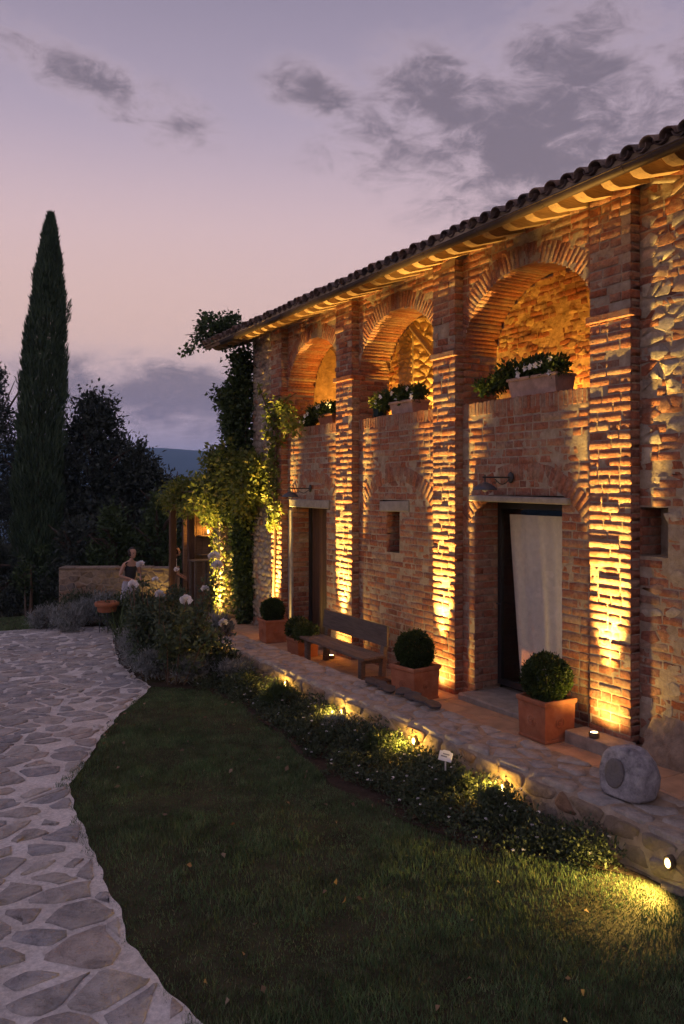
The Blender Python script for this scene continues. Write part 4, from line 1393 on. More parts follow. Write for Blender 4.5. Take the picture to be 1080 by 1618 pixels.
def box_pot(cx, cy, z, w, h, rot, root, emblem=True):
    """square terracotta planter with rim, foot and roundel"""
    Mx = Matrix.Translation((cx, cy, z)) @ Matrix.Rotation(rot, 4, 'Z')
    a = w / 2; g = MB(); s = .92
    def ring(k, zz): return [(-k, -k, zz), (k, -k, zz), (k, k, zz), (-k, k, zz)]
    lv = [(a * s - .012, 0), (a * s + .006, .006), (a * s + .006, .028), (a * s, .036), (a * .97, h - .055), (a * .99, h - .05), (a * 1.03, h - .04), (a * 1.04, h - .012), (a * 1.02, h), (a * .90, h), (a * .88, h - .05)]
    vs = []; fs = []
    for k, zz in lv: vs += ring(k, zz)
    for i in range(len(lv) - 1):
        for e in range(4): fs.append((i * 4 + e, i * 4 + (e + 1) % 4, (i + 1) * 4 + (e + 1) % 4, (i + 1) * 4 + e))
    fs.append((3, 2, 1, 0)); g.add(vs, fs).xf(Mx)
    p = link('pot', g.mesh('pot'), M['terra'], root)
    subpart('soil', MB().box(-a * .89, a * .89, -a * .89, a * .89, h - .06, h - .045).xf(Mx).mesh('soil'), M['soil'], p)
    if emblem:
        for r_ in (0, -90):
            Mr = Mx @ Matrix.Rotation(R(r_), 4, 'Z') @ Matrix.Translation((0, -a * .955, h * .47)) @ Matrix.Rotation(R(90), 4, 'X')
            e = MB()
            e.tube([(.05 * math.cos(q), .05 * math.sin(q), 0) for q in np.linspace(0, 2 * math.pi, 25)], .006, 6, False)
            e.tube([(.026 * math.cos(q) + .006, .026 * math.sin(q), .0) for q in np.linspace(.9, 5.4, 14)], .007, 6)
            e.lathe([(.014, -.004), (.01, .008), (0, .01)], (0, 0, 0), 10)
            subpart('roundel', e.xf(Mr).mesh('roundel'), M['terra'], p)
    return p


def topiary(cx, cy, w, h, r, rot, label, seed):
    z = float(ter(cy)); t = thing('potted_boxwood', label, 'potted plant', (cx, cy, z), 'terracotta box planters on the terrace')
    box_pot(cx, cy, z, w, h, rot, t)
    c = (cx, cy, z + h + r * .72)
    ls = [ball_leaves(c, r * .97, 6500, .027, .017, seed, shell=.86, noise=.085), ball_leaves(c, r * 1.04, 260, .04, .014, seed + 9, shell=.9, noise=.05, up=.6), ball_leaves(c, r * .88, 2500, .03, .02, seed + 5, shell=.6)]
    link('foliage', joinleaf(ls, 'foliage'), M['box'], t)
    link('stem', MB().tube([(cx, cy, z + h - .05), (cx, cy, c[2])], .018, 6).mesh('stem'), M['bark'], t)


topiary(5.70, 6.13, .40, .41, .245, 0, 'ball topiary in terracotta planter right of the curtained door', 11)
topiary(5.50, 8.14, .42, .40, .235, R(9), 'ball topiary in terracotta planter between bench and curtained door', 12)
topiary(5.66, 12.62, .38, .38, .20, R(-4), 'small ball topiary in terracotta planter left of the wooden door', 13)

z = float(ter(11.2))
t = thing('bushy_planter', 'terracotta planter with two bushy plants at the end of the bench', 'potted plant', (5.52, 11.2, z), 'terracotta box planters on the terrace')
box_pot(5.52, 11.2, z, .36, .28, R(3), t, False)
ls = [ball_leaves((5.50, 11.32, z + .40), .20, 2600, .035, .02, 21, (1, 1, .85), .5, .5), ball_leaves((5.46, 10.98, z + .40), .20, 2600, .032, .018, 22, (1, 1.15, .8), .5, .5)]
link('foliage', joinleaf(ls, 'foliage'), M['box'], t)

# flower boxes on the parapets
def flower_box(y0, y1, x, z, h, label, seed, left, mt='oldterra'):
    t = thing('flower_box', label, 'flower box', (x, (y0 + y1) / 2, z), 'flower boxes on the loggia parapet')
    g = MB(); w = .13
    g.hull([(x - w + .02, y0 + .02, z), (x + w, y0 + .02, z), (x - w + .02, y1 - .02, z), (x + w, y1 - .02, z), (x - w - .02, y0, z + h), (x + w + .02, y0, z + h), (x - w - .02, y1, z + h), (x + w + .02, y1, z + h)])
    g.cbox(x - w - .032, x + w + .03, y0 - .012, y1 + .012, z + h - .03, z + h + .002, .006)
    link('pot', g.mesh('pot'), M[mt], t)
    rr = np.random.default_rng(seed); ls = []; fl = []
    n = int((y1 + left - y0) / .07)
    for i in range(n):
        yy = y0 + .02 + (y1 + left - y0 - .02) * i / max(1, n - 1)
        over = max(0, yy - y1)
        c = (x - .06 + rr.normal() * .05 - over * .05, yy, z + h + .09 + rr.random() * .05 - .03 - over * .30)
        ls.append(ball_leaves(c, .095 + .04 * rr.random(), 260, .055, .026, seed + i, (1, 1, 1), .3, .3))
        if rr.random() < .65:
            fc = np.array(c) + np.array([-.1 - .05 * rr.random(), -.03, .07 - .14 * rr.random()])
            fl.append(fc)
    link('foliage', joinleaf(ls, 'foliage'), M['box'], t)
    for k, fc in enumerate(fl[:9]):
        D = np.array([[-.5, math.cos(a), math.sin(a)] for a in np.linspace(0, 6.28, 6)[:5] + k])
        v, q = leaf_arr(np.repeat(fc[None], 5, 0), D, .045, .04, seed + k)
        link('bloom', fastmesh('bloom', v, q), M['petal'], t)


flower_box(6.47, 7.22, 6.28, PAR, .21, 'long pale flower box with white blooms in the nearest arch', 31, .42)
flower_box(9.16, 9.72, 6.28, PAR, .17, 'flower box with trailing green leaves in the middle arch', 32, .30)
flower_box(11.42, 11.9, 6.28, PAR, .16, 'reddish flower box with white flowers in the farthest arch', 33, .55, 'terra')
t = thing('green_pot', 'small dark green glazed pot on the middle parapet', 'pot', (6.25, 10.16, PAR))
link('pot', MB().lathe([(.0, 0), (.085, 0), (.10, .02), (.105, .13), (.112, .15), (.10, .15), (.095, .12), (0, .11)], (6.25, 10.16, PAR), 8).mesh('pot', False), mat('green_glaze', flat((.012, .03, .024), .35, .5, .2, 9, 0), .35), t)
link('foliage', joinleaf([ball_leaves((6.22, 10.16, PAR + .24), .12, 420, .05, .025, 37, shell=.3)], 'foliage'), M['vine'], t)

# bench
t = thing('bench', 'low weathered wooden bench with solid back against the wall', 'bench', (5.5, 9.9, 0))
zt = float(ter(9.9))
for k, (a, b) in enumerate(((5.30, 5.415), (5.425, 5.54), (5.55, 5.67))):
    link('seat_plank', MB().cbox(a, b, 9.02 + .02 * k, 10.86, zt + .315, zt + .352, .005).mesh('seat_plank'), M['greywood'], t)
for yy in (9.16, 10.72):
    link('leg', MB().cbox(5.33, 5.40, yy - .04, yy + .04, zt - .01, zt + .315, .006).mesh('leg'), M['greywood'], t)
    link('rear_post', MB().hull([(5.63, yy - .04, zt - .01), (5.70, yy - .04, zt - .01), (5.63, yy + .04, zt - .01), (5.70, yy + .04, zt - .01), (5.70, yy - .04, zt + .70), (5.75, yy - .04, zt + .70), (5.70, yy + .04, zt + .70), (5.75, yy + .04, zt + .70)]).mesh('rear_post'), M['greywood'], t)
    link('cross_rail', MB().cbox(5.40, 5.64, yy - .03, yy + .03, zt + .25, zt + .314, .005).mesh('cross_rail'), M['greywood'], t)
g = MB().hull([(5.675, 9.05, zt + .46), (5.70, 9.05, zt + .46), (5.675, 10.84, zt + .46), (5.70, 10.84, zt + .46), (5.695, 9.07, zt + .72), (5.72, 9.07, zt + .72), (5.695, 10.82, zt + .72), (5.72, 10.82, zt + .72)])
link('backrest', g.mesh('backrest'), M['greywood'], t)
# slatted crate by the bench
t = thing('slatted_crate', 'small dark slatted crate between the bench and the pot', 'crate', (5.42, 8.83, float(ter(8.8))))
zc = float(ter(8.8))
for k in range(5):
    link('slat', MB().cbox(5.28 + k * .055, 5.32 + k * .055, 8.68, 8.98, zc + .10 - k * .004, zc + .118 - k * .004, .003).mesh('slat'), M['darkwood'], t)
for yy in (8.7, 8.94):
    link('runner', MB().cbox(5.27, 5.55, yy, yy + .03, zc, zc + .098, .004).mesh('runner'), M['greywood'], t)

# slates lying along the wall top
rg = random.Random(5)
order = ['first', 'second', 'third', 'fourth', 'fifth', 'sixth', 'last']
for k in range(7):
    y = 8.02 - k * .20; x = 4.83 + rg.uniform(-.03, .03)
    pts = []
    rx, ry = rg.uniform(.075, .105), rg.uniform(.085, .10)
    for i in range(9):
        a = 2 * math.pi * i / 9 + rg.uniform(-.15, .15); q = rg.uniform(.8, 1.05)
        for zz in (0, .022): pts.append((rx * q * math.cos(a), ry * q * math.sin(a), zz))
    zz = float(top(y)) + .042 + .008 * (k % 2)
    o = link('slate', MB().hull(pts).mesh('slate'), M['slate'])
    o.location = (x, y, zz); o.rotation_euler = (R(rg.uniform(9, 17)), R(rg.uniform(-8, 8)), R(rg.uniform(-25, 25)))
    tag(o, 'dark flat slate on the wall top, %s counted from the bench end of the row' % order[k], 'slate', 'dark slates in a row on the low wall')

# rock-shaped garden speaker
t = thing('rock_speaker', 'grey rock-shaped garden speaker on the near end of the wall', 'speaker', (4.66, 4.16, .24))
zb = float(top(4.2)) + .016
bm = bmesh.new(); bmesh.ops.create_icosphere(bm, subdivisions=4, radius=1)
for v in bm.verts:
    d = v.co.normalized(); p = Vector((d.x * .175, d.y * .20, d.z * .21))
    e = 3.2; k = (abs(d.x) ** e + abs(d.y) ** e + abs(d.z) ** e) ** (-1 / e); p *= .80 * k + .2
    p *= 1 + .06 * float(fbm(np.array([d.x * 2 + 3]), np.array([d.y * 2]), np.array([d.z * 2]), 4)[0])
    if p.z < -.13: p.z = -.13 + (p.z + .13) * .08
    fl = Vector((-.985, -.06, .14)).normalized(); h = p.dot(fl)
    if h > .125: p -= fl * (h - .125) * .95
    p.x *= 1 - .25 * max(0, p.z) / .2; p.y *= 1 - .15 * max(0, p.z) / .2
    v.co = p + Vector((4.66, 4.16, zb + .135))
me = bpy.data.meshes.new('body'); bm.to_mesh(me); bm.free()
for p in me.polygons: p.use_smooth = True
link('body', me, M['fauxrock'], t)
fl = Vector((-.985, -.06, .14)).normalized()
Mg = Matrix.Translation(Vector((4.66, 4.16, zb + .145)) + fl * .134 + Vector((0, .03, 0))) @ fl.to_track_quat('Z', 'Y').to_matrix().to_4x4() @ Matrix.Diagonal((.9, 1.15, 1, 1))
link('grille', MB().lathe([(.088, -.012), (.09, .004), (.082, .008), (.05, .004), (0, .0)], (0, 0, 0), 24).xf(Mg).mesh('grille', True), M['grille'], t)

# plant label on a stake
t = thing('plant_label', 'white plant label on a thin stake in the bed', 'sign', (4.05, 5.545, -.09))
cx, cy = 4.05, 5.545
link('stake', MB().box(cx - .006, cx + .006, cy - .003, cy + .003, -.1, .19).mesh('stake'), M['white'], t)
Mr = Matrix.Translation((cx - .004, cy - .006, .223)) @ Matrix.Rotation(-YAW - R(8), 4, 'Z') @ Matrix.Rotation(R(-35), 4, 'X') @ Matrix.Rotation(R(12), 4, 'Y')
pl = link('plate', MB().cbox(-.055, .055, -.003, .003, -.038, .042, .0015).hull([(-.04, -.003, .04), (.04, -.003, .04), (-.025, -.003, .052), (.025, -.003, .052), (-.04, .003, .04), (.04, .003, .04), (-.025, .003, .052), (.025, .003, .052)]).xf(Mr).mesh('plate'), M['white'], t)
subpart('print', MB().box(-.025, .03, -.0042, -.0036, .014, .024).box(-.038, .012, -.0042, -.0036, -.006, .005).xf(Mr).mesh('print'), M['ink'], pl)


# ------------------------------------------------------------------ planting bed by the wall
rg = random.Random(101)
ls = []; fl = []
y = 4.15
spots = []
while y < 10.6:
    x0 = float(bed_x(y)) + .14
    for k in range(5):
        f = rg.random(); x = x0 - .06 + (4.28 - x0) * f
        spots.append((x, y + rg.uniform(-.12, .12), .085 + .13 * f * rg.uniform(.6, 1.3)))
    y += .17
for i, (x, y, r) in enumerate(spots):
    z = float(ground_z(x, y))
    r *= .86
    ls.append(ball_leaves((x, y, z + r * .3), r * 1.15, int(330 * (r / .11)), .032, .016, 900 + i, (1.15, 1.25, .95), .45, .4, .2, -.2))
    for k in range(rg.choice((0, 0, 1, 1, 2))):
        a = rg.uniform(0, 6.28); fl.append((x + r * .9 * math.cos(a), y + r * .9 * math.sin(a), z + r * rg.uniform(.7, 1.2)))
o = link('ground_cover', joinleaf(ls, 'ground_cover'), M['cover']); tag(o, 'low dark ground cover plants along the foot of the low wall', 'ground cover', kind='stuff')
P = np.array(fl); J = Joined()
for k in range(5):
    D = np.stack([np.cos(k * 1.257 + P[:, 1] * 9), np.sin(k * 1.257 + P[:, 1] * 9), .5 + 0 * P[:, 0]], 1)
    J.add(*leaf_arr(P, D, .017, .015, 50 + k))
o = link('bed_flowers', J.mesh('bed_flowers'), M['petal']); tag(o, 'tiny white flowers dotted over the ground cover', 'flowers', kind='stuff')


def shrub(name, label, cat, c, r, n, mt, seed, L=.05, W=.02, sq=(1, 1, .9), up=.6, shell=.35, group=None, noise=.25, stems=6):
    x, y = c[0], c[1]; z = float(ground_z(x, y)) if len(c) < 3 else c[2]
    t = thing(name, label, cat, (x, y, z), group)
    ls = []
    rr = random.Random(seed)
    k = 7
    for i in range(k):
        a = 6.28 * i / k; q = r * .5 * rr.uniform(.5, 1)
        ls.append(ball_leaves((x + q * math.cos(a) * sq[0], y + q * math.sin(a) * sq[1], z + r * sq[2] * rr.uniform(.45, 1.0)), r * .62, n // k, L, W, seed + i, sq, shell, up, noise))
    link('foliage', joinleaf(ls, 'foliage'), mt, t)
    g = MB()
    for i in range(stems):
        a = rr.uniform(0, 6.28); g.tube([(x, y, z - .02), (x + .25 * r * math.cos(a), y + .25 * r * math.sin(a), z + r * .5), (x + .6 * r * math.cos(a), y + .6 * r * math.sin(a), z + r * 1.1 * sq[2])], [.012, .008, .003], 5)
    link('stem', g.mesh('stem'), M['twig'], t)
    return t


shrub('bed_shrub', 'leafy green shrub lit by the lamp below the curtained door', 'shrub', (4.08, 4.95), .16, 1300, M['cover'], 120, .04, .02, group='shrubs in the wall bed')
shrub('bed_shrub', 'dark rounded shrub just right of the plant label', 'shrub', (4.06, 5.42), .17, 1500, M['cover'], 121, .04, .02, group='shrubs in the wall bed')
shrub('bed_shrub', 'yellowish shrub lit by the lamp behind the plant label', 'shrub', (4.1, 6.62), .17, 1300, M['iris'], 122, .04, .018, group='shrubs in the wall bed')
shrub('bed_shrub', 'dry grassy tuft against the wall below the slates', 'shrub', (4.08, 7.45), .16, 1000, M['lavender'], 123, .10, .008, up=1.5, group='shrubs in the wall bed')
shrub('bed_shrub', 'long grass tuft glowing beside the lamp below the bench', 'shrub', (3.98, 8.72), .19, 1500, M['iris'], 124, .13, .007, up=1.6, group='shrubs in the wall bed')
shrub('bed_shrub', 'dark low shrub between the two lamps near the bench', 'shrub', (3.95, 9.75), .2, 1500, M['cover'], 125, .045, .02, group='shrubs in the wall bed')

# silver-leaved mounds at the corner of the bed
silver = [(3.30, 11.25, .36), (3.30, 11.85, .40), (3.62, 10.75, .34), (4.02, 10.75, .30), (3.45, 12.6, .38), (4.1, 10.35, .26), (3.65, 13.6, .4)]
sl_lab = ['silver-leaved mound at the paving corner, foremost of its kind', 'silver-leaved mound spilling onto the paving edge below the roses', 'silver-leaved mound in front of the rose stems', 'silver-leaved mound between rose bush and low wall',
          'silver-leaved mound right of the stone bowl', 'small silver-leaved mound at the wall beside the lawn', 'silver-leaved mound deep in the rose bed']
for i, (x, y, r) in enumerate(silver):
    shrub('silver_shrub', sl_lab[i], 'shrub', (x, y), r, 2600, M['lavender'] if i not in (3,) else M['cover'], 140 + i, .075, .014, (1, 1, .75), 1.0, .4, 'silver-leaved shrubs', .3)
farl = [(3.3, 17.6, .42), (3.75, 18.4, .5), (4.5, 17.9, .45), (3.0, 18.7, .4)]
fr_lab = ['pale lavender clump left of the stone bowl', 'tall pale lavender clump before the far wall', 'lavender clump right behind the stone bowl', 'lavender clump nearest the cypress']
for i, (x, y, r) in enumerate(farl):
    shrub('lavender', fr_lab[i], 'lavender', (x, y), r, 2600, M['lavender'], 160 + i, .10, .014, (1, 1, .85), 1.3, .4, 'lavender clumps by the far paving edge', .3)

for k, (x, y, r, m_, lab) in enumerate(((4.28, 17.0, .60, 'roseleaf', 'dark leafy shrub hiding the skirt of the standing woman'), (4.75, 16.9, .52, 'roseleaf', 'loose green shrub between the standing woman and the pergola'), (5.35, 17.2, .5, 'roseleaf', 'green shrub in front of the pergola posts'),
                                       (3.75, 18.9, .5, 'cover', 'dark shrub against the left end of the garden wall'), (4.3, 18.6, .45, 'lavender', 'silvery shrub close against the garden wall'), (4.6, 14.6, .42, 'cover', 'green shrub at the back of the rose bed'), (4.9, 13.3, .36, 'lavender', 'silvery shrub behind the end of the low wall'))):
    shrub('garden_shrub', lab, 'shrub', (x, y), r, 2600, M[m_], 180 + k * 9, .085, .03, (1, 1, 1.05), .9, .25, 'shrubs before the garden wall', .35)
# roses
t = thing('rose_bush', 'tall white rose bush in front of the house corner', 'rose bush', (3.5, 11.0, -.22))
blooms = [(3.904, 10.641, 1.495), (3.935, 10.61, 1.375), (3.198, 10.803, 1.005), (3.381, 10.245, .984), (3.149, 11.973, 1.02), (3.381, 12.416, 1.258), (3.80, 10.7, 1.06), (3.86, 12.15, 1.19), (3.432, 11.817, 1.10), (3.80, 10.02, .69)]
g = MB(); ls = []; rr = random.Random(17)
for k in range(26):
    if k < len(blooms): e = Vector(blooms[k])
    else: e = Vector((rr.uniform(3.0, 4.1), rr.uniform(10.3, 12.6), rr.uniform(.45, 1.05)))
    b = Vector((3.3 + (e.x - 3.3) * .45 + rr.uniform(-.1, .1), e.y * .5 + 11.1 * .5, float(ground_z(0, e.y))))
    m_ = (b + e) / 2 + Vector((rr.uniform(-.1, .1), rr.uniform(-.1, .1), .1))
    g.tube([b, m_, e], [.012, .008, .004], 5)
    for i in range(11):
        a = rr.uniform(.2, .84); p = b.lerp(m_, a * 2) if a < .5 else m_.lerp(e, a * 2 - 1)
        ls.append(ball_leaves(tuple(p), .11, 20, .065, .04, rr.randrange(9999), shell=.2))
for i in range(30):
    p = (rr.uniform(3.2, 4.1), rr.uniform(10.6, 12.8), rr.uniform(-.1, .55))
    ls.append(ball_leaves(p, rr.uniform(.16, .26), 150, .06, .032, rr.randrange(9999), shell=.2))
link('stem', g.mesh('stem'), M['twig'], t)
link('foliage', joinleaf(ls, 'foliage'), M['roseleaf'], t)
for k, b in enumerate(blooms):
    r = [.085, .082, .074, .086, .082, .074, .06, .045, .05, .066][k]
    J = Joined(); rq = np.random.default_rng(k)
    for lay_, n_, rad in ((0, 7, .45), (1, 10, .75), (2, 13, 1.)):
        d = rq.normal(size=(n_, 3)); d[:, 2] = np.abs(d[:, 2]) * .8 - .1; d /= np.linalg.norm(d, axis=1, keepdims=True)
        J.add(*leaf_arr(np.asarray(b) + d * r * rad * .35, d, r * .75, r * 1.1, k * 7 + lay_, .3))
    link('bloom', J.mesh('bloom'), M['petal'], t)
# iris fans
for k, (x, y, n_, lab) in enumerate(((4.12, 11.15, 26, 'iris clump with upright sword leaves beside the wall lamp'), (4.15, 15.2, 60, 'large clump of arching strap leaves behind the roses'), (4.4, 16.2, 60, 'clump of strap leaves before the standing woman'))):
    z = float(ground_z(x, y)); t = thing('iris_clump', lab, 'iris', (x, y, z), 'iris clumps'); J = Joined(); rr = random.Random(k)
    for i in range(n_):
        a = rr.uniform(0, 6.28); h = rr.uniform(.38, .62) * (1 if k == 0 else 1.2); le = rr.uniform(.05, .28) * (1 if k == 0 else 1.7); w = .016; sp = .1 if k == 0 else .5
        bx, by = x + rr.uniform(-sp, sp), y + rr.uniform(-sp, sp); vs = []
        for s_ in range(5):
            q = s_ / 4; ww = w * (1 - q ** 2) + .001
            cx_, cy_, cz_ = bx + math.cos(a) * le * q * q, by + math.sin(a) * le * q * q, z + h * (q - .25 * q * q * le * 3)
            vs += [(cx_ - math.sin(a) * ww, cy_ + math.cos(a) * ww, cz_), (cx_ + math.sin(a) * ww, cy_ - math.cos(a) * ww, cz_)]
        J.add(vs, [(2 * s_, 2 * s_ + 1, 2 * s_ + 3, 2 * s_ + 2) for s_ in range(4)])
    link('foliage', J.mesh('foliage'), M['iris'], t)

# terracotta bowl on an iron stand
z = float(ground_z(3.88, 16.75)); cx, cy = 3.88, 16.75
t = thing('bird_bath', 'shallow terracotta bowl on a thin iron stand by the paving', 'bird bath', (cx, cy, z))
link('bowl', MB().lathe([(.0, .44), (.17, .44), (.185, .46), (.19, .545), (.235, .56), (.245, .60), (.235, .64), (.21, .64), (.19, .58), (0, .56)], (cx, cy, z), 20).mesh('bowl', True), M['terra'], t)
for k in range(3):
    a = 2.1 * k + .4; link('leg', MB().tube([(cx + .13 * math.cos(a), cy + .13 * math.sin(a), z + .45), (cx + .16 * math.cos(a), cy + .16 * math.sin(a), z)], .010, 6).mesh('leg'), M['iron'], t)

# ------------------------------------------------------------------ trees
def limbs(g, b, h, spread, n, rr, r0):
    for i in range(n):
        a = 6.28 * i / n + rr.uniform(-.4, .4); q = rr.uniform(.25, .75)
        s = Vector(b) + Vector((0, 0, h * q)); e = s + Vector((math.cos(a) * spread * rr.uniform(.5, .95), math.sin(a) * spread * rr.uniform(.5, .95), h * rr.uniform(.15, .35)))
        g.tube([s, (s + e) / 2 + Vector((0, 0, .15)), e], [r0 * .5, r0 * .32, r0 * .08], 6)


def oak(label, x, y, h, rx, ry, n, seed, base=.05, name='evergreen_oak', mt='oak', L=.16, W=.075):
    z = float(ground_z(x, y)); t = thing(name, label, 'tree', (x, y, z), 'dark trees beyond the garden'); rr = random.Random(seed)
    g = MB().tube([(x, y, z - .1), (x + .1, y, z + h * .3), (x, y + .1, z + h * .8)], [.17, .12, .03], 8)
    limbs(g, (x, y, z), h, rx, 9, rr, .14)
    link('trunk', g.mesh('trunk'), M['bark'], t)
    ls = []; nc = 90
    for i in range(nc):
        q = (i + rr.random()) / nc; zz = base + (1 - base) * q
        prof = (math.sin(math.pi * min(1, .18 + .82 * zz) ** 1.15) ** .6) * (1.05 - .55 * zz)
        a = rr.uniform(0, 6.28); k = math.sqrt(rr.uniform(.25, 1)); s = rr.uniform(.45, .85)
        c = (x + rx * prof * k * math.cos(a), y + ry * prof * k * math.sin(a), z + h * zz - .2)
        ls.append(ball_leaves(c, s * rx * .42, n // nc, L, W, seed * 50 + i, (1, 1, .8 + .4 * rr.random()), .15, .2, .4))
    for i in range(4):                                     # loose sprays that break the outline
        a = rr.uniform(0, 6.28); q = rr.uniform(.6, 1.02)
        c = (x + rx * .75 * (1.15 - q) * 1.6 * math.cos(a), y + ry * .75 * (1.15 - q) * 1.6 * math.sin(a), z + h * q)
        ls.append(ball_leaves(c, .22, 90, L, W, seed * 70 + i, (1, 1, 1.6), .1, .5, .4))
    link('crown', joinleaf(ls, 'crown'), M[mt], t)


oak('tall dark evergreen tree right of the cypress', 5.9, 27.5, 6.9, 2.2, 2.2, 22000, 201)
oak('lower dark evergreen sloping down towards the pergola', 7.0, 26.2, 4.9, 1.9, 1.9, 17000, 202)
oak('dark tree cut by the left picture edge', 3.3, 32.5, 8.8, 1.8, 1.8, 13000, 203)
oak('dark tree hidden behind the cypress trunk', 4.9, 30.8, 6.4, 1.7, 1.7, 11000, 204)
oak('dark bush beside the pergola', 7.9, 25.4, 3.9, 1.5, 1.5, 9000, 205)
oak('laurel with paler leaves behind the standing woman', 5.2, 21.6, 2.75, 1.0, 1.0, 6500, 206, .02, 'laurel', 'ivy', .13, .05)
oak('laurel with dark leaves between the cypress and far wall', 4.35, 22.6, 2.6, .95, .95, 5500, 207, .02, 'laurel', 'oak', .13, .05)
oak('laurel with loose sprays right of the standing woman', 6.2, 21.2, 2.9, 1.0, 1.0, 6000, 208, .02, 'laurel', 'ivy', .13, .05)
oak('low dark bush at the cypress foot', 2.6, 25.0, 2.2, 1.2, 1.0, 5000, 209, .02, 'laurel', 'oak', .13, .05)
oak('dark bush in the dip behind the bowl', 7.2, 22.8, 2.6, 1.0, 1.0, 5000, 210, .02, 'laurel', 'oak', .13, .05)

# cypress
bx, by, bz = 3.9, 26.4, float(ground_z(3.9, 26.4)); tx, ty, tz = 4.38, 26.15, 10.8
t = thing('cypress_tree', 'tall slender cypress rising dark against the sky', 'tree', (bx, by, bz))
link('trunk', MB().tube([(bx, by, bz - .1), ((bx + tx) / 2, (by + ty) / 2, 5), (tx, ty, tz - .4)], [.2, .1, .02], 8).mesh('trunk'), M['bark'], t)
n = 48000; q = nr.random(n) ** 1.02
prof = np.interp(q, [0, .04, .15, .35, .55, .72, .86, .95, 1], [.50, .62, .68, .69, .66, .56, .38, .19, .015])
a = nr.random(n) * 6.283
cl = 1 + .16 * vn(a * 2.2, q * 26, 0, 3) + .10 * vn(a * 5, q * 60, 0, 4)
k = np.sqrt(nr.uniform(.35, 1, n)) * cl
P = np.stack([bx + (tx - bx) * q + prof * k * np.cos(a), by + (ty - by) * q + prof * k * np.sin(a), bz + .15 + (tz - bz - .35) * q], 1)
D = np.stack([np.cos(a) * .28, np.sin(a) * .28, np.ones(n)], 1) + nr.normal(size=(n, 3)) * .16
L = .13 + .16 * nr.random(n)
sp = []                                                       # a loose spray on the right
for i in range(7):
    s0 = Vector((4.70, 25.95, 7.15 + i * .09)); 
    rr = np.random.default_rng(i); m_ = 34; u = rr.random(m_)
    sp.append(leaf_arr(np.stack([s0.x + u * .18 + rr.normal(size=m_) * .015, s0.y - u * .1 + rr.normal(size=m_) * .015, s0.z + u * .38], 1), np.stack([.4 + 0 * u, -.2 + 0 * u, 1 + 0 * u], 1) + rr.normal(size=(m_, 3)) * .25, .13, .02, i))
link('crown', joinleaf([leaf_arr(P, D, L, .026 + .014 * nr.random(n), 77, .15)] + sp, 'crown'), M['cypress'], t)

# young staked tree at the grass edge
cx, cy, z = 3.37, 23.2, float(ground_z(3.37, 23.2))
t = thing('young_tree', 'young staked tree on the grass in front of the cypress', 'tree', (cx, cy, z))
link('trunk', MB().tube([(cx, cy, z), (cx + .02, cy, z + .7), (cx, cy, z + 1.4)], [.05, .04, .015], 7).mesh('trunk'), M['twig'], t)
link('stake', MB().tube([(cx - .12, cy + .05, z), (cx - .14, cy + .05, z + 1.2)], .025, 6).mesh('stake'), M['greywood'], t)
link('crown', joinleaf([ball_leaves((cx + rnd.uniform(-.35, .35), cy, z + rnd.uniform(.75, 1.75)), .24, 60, .11, .05, 300 + i, shell=.2) for i in range(9)], 'crown'), M['ivy'], t)

# ------------------------------------------------------------------ far garden wall
t = thing('garden_wall', 'low rough stone garden wall behind the standing woman', 'wall', (4.6, 19.2, -.6))
p0, p1 = Vector((3.50, 19.85, 0)), Vector((5.9, 18.55, 0)); dr = (p1 - p0).normalized(); nm = Vector((dr.y, -dr.x, 0)); Lw = (p1 - p0).length
Mw = Matrix(((dr.x, -nm.x, 0, p0.x), (dr.y, -nm.y, 0, p0.y), (0, 0, 1, 0), (0, 0, 0, 1)))
core2 = link('core', MB().box(0, Lw, .012, .36, -.9, .52).xf(Mw).mesh('core'), M['mortar'], t)
rg = random.Random(6)
for c in cells((0, Lw, -.75, .49), 110, 1.6, 66, 1):
    s = stone_arr(c, .014, rg.uniform(.005, .035), .04, .015, rg, False, .3)
    if not s: continue
    v = np.stack([s[0][:, 0], .012 - s[0][:, 2], s[0][:, 1]], 1)
    m_ = MB().add(v, list(s[1]) + list(s[2])).xf(Mw)
    subpart('stone', m_.mesh('stone'), M['wallstone'], core2)
x = 0; 
while x < Lw:
    w = rg.uniform(.28, .5)
    subpart('cap_stone', MB().cbox(x + .008, min(x + w, Lw) - .008, -.03, .40, .525, .57 + rg.uniform(-.01, .01), .01).xf(Mw).mesh('cap_stone'), M['wallstone'], core2); x += w

# ------------------------------------------------------------------ pergola beyond the house corner
t = thing('pergola', 'vine-covered pergola beyond the far corner of the house', 'pergola', (6.2, 17, -.4))
for (x, y, hh) in ((5.78, 18.5, 2.0), (6.15, 18.3, 2.0)):
    link('post', MB().cbox(x - .07, x + .07, y - .07, y + .07, -.6, hh, .01).mesh('post'), M['darkwood'], t)
for k in range(7):
    y0 = 15.7 + k * .5; link('beam', MB().cbox(5.66, 7.6, y0 - .04, y0 + .04, 2.05 + .01 * k, 2.17 + .01 * k, .008).mesh('beam'), M['darkwood'], t)
for x in (5.8, 7.2): link('girder', MB().cbox(x - .06, x + .06, 15.5, 18.9, 1.93, 2.045, .008).mesh('girder'), M['rafter'], t)
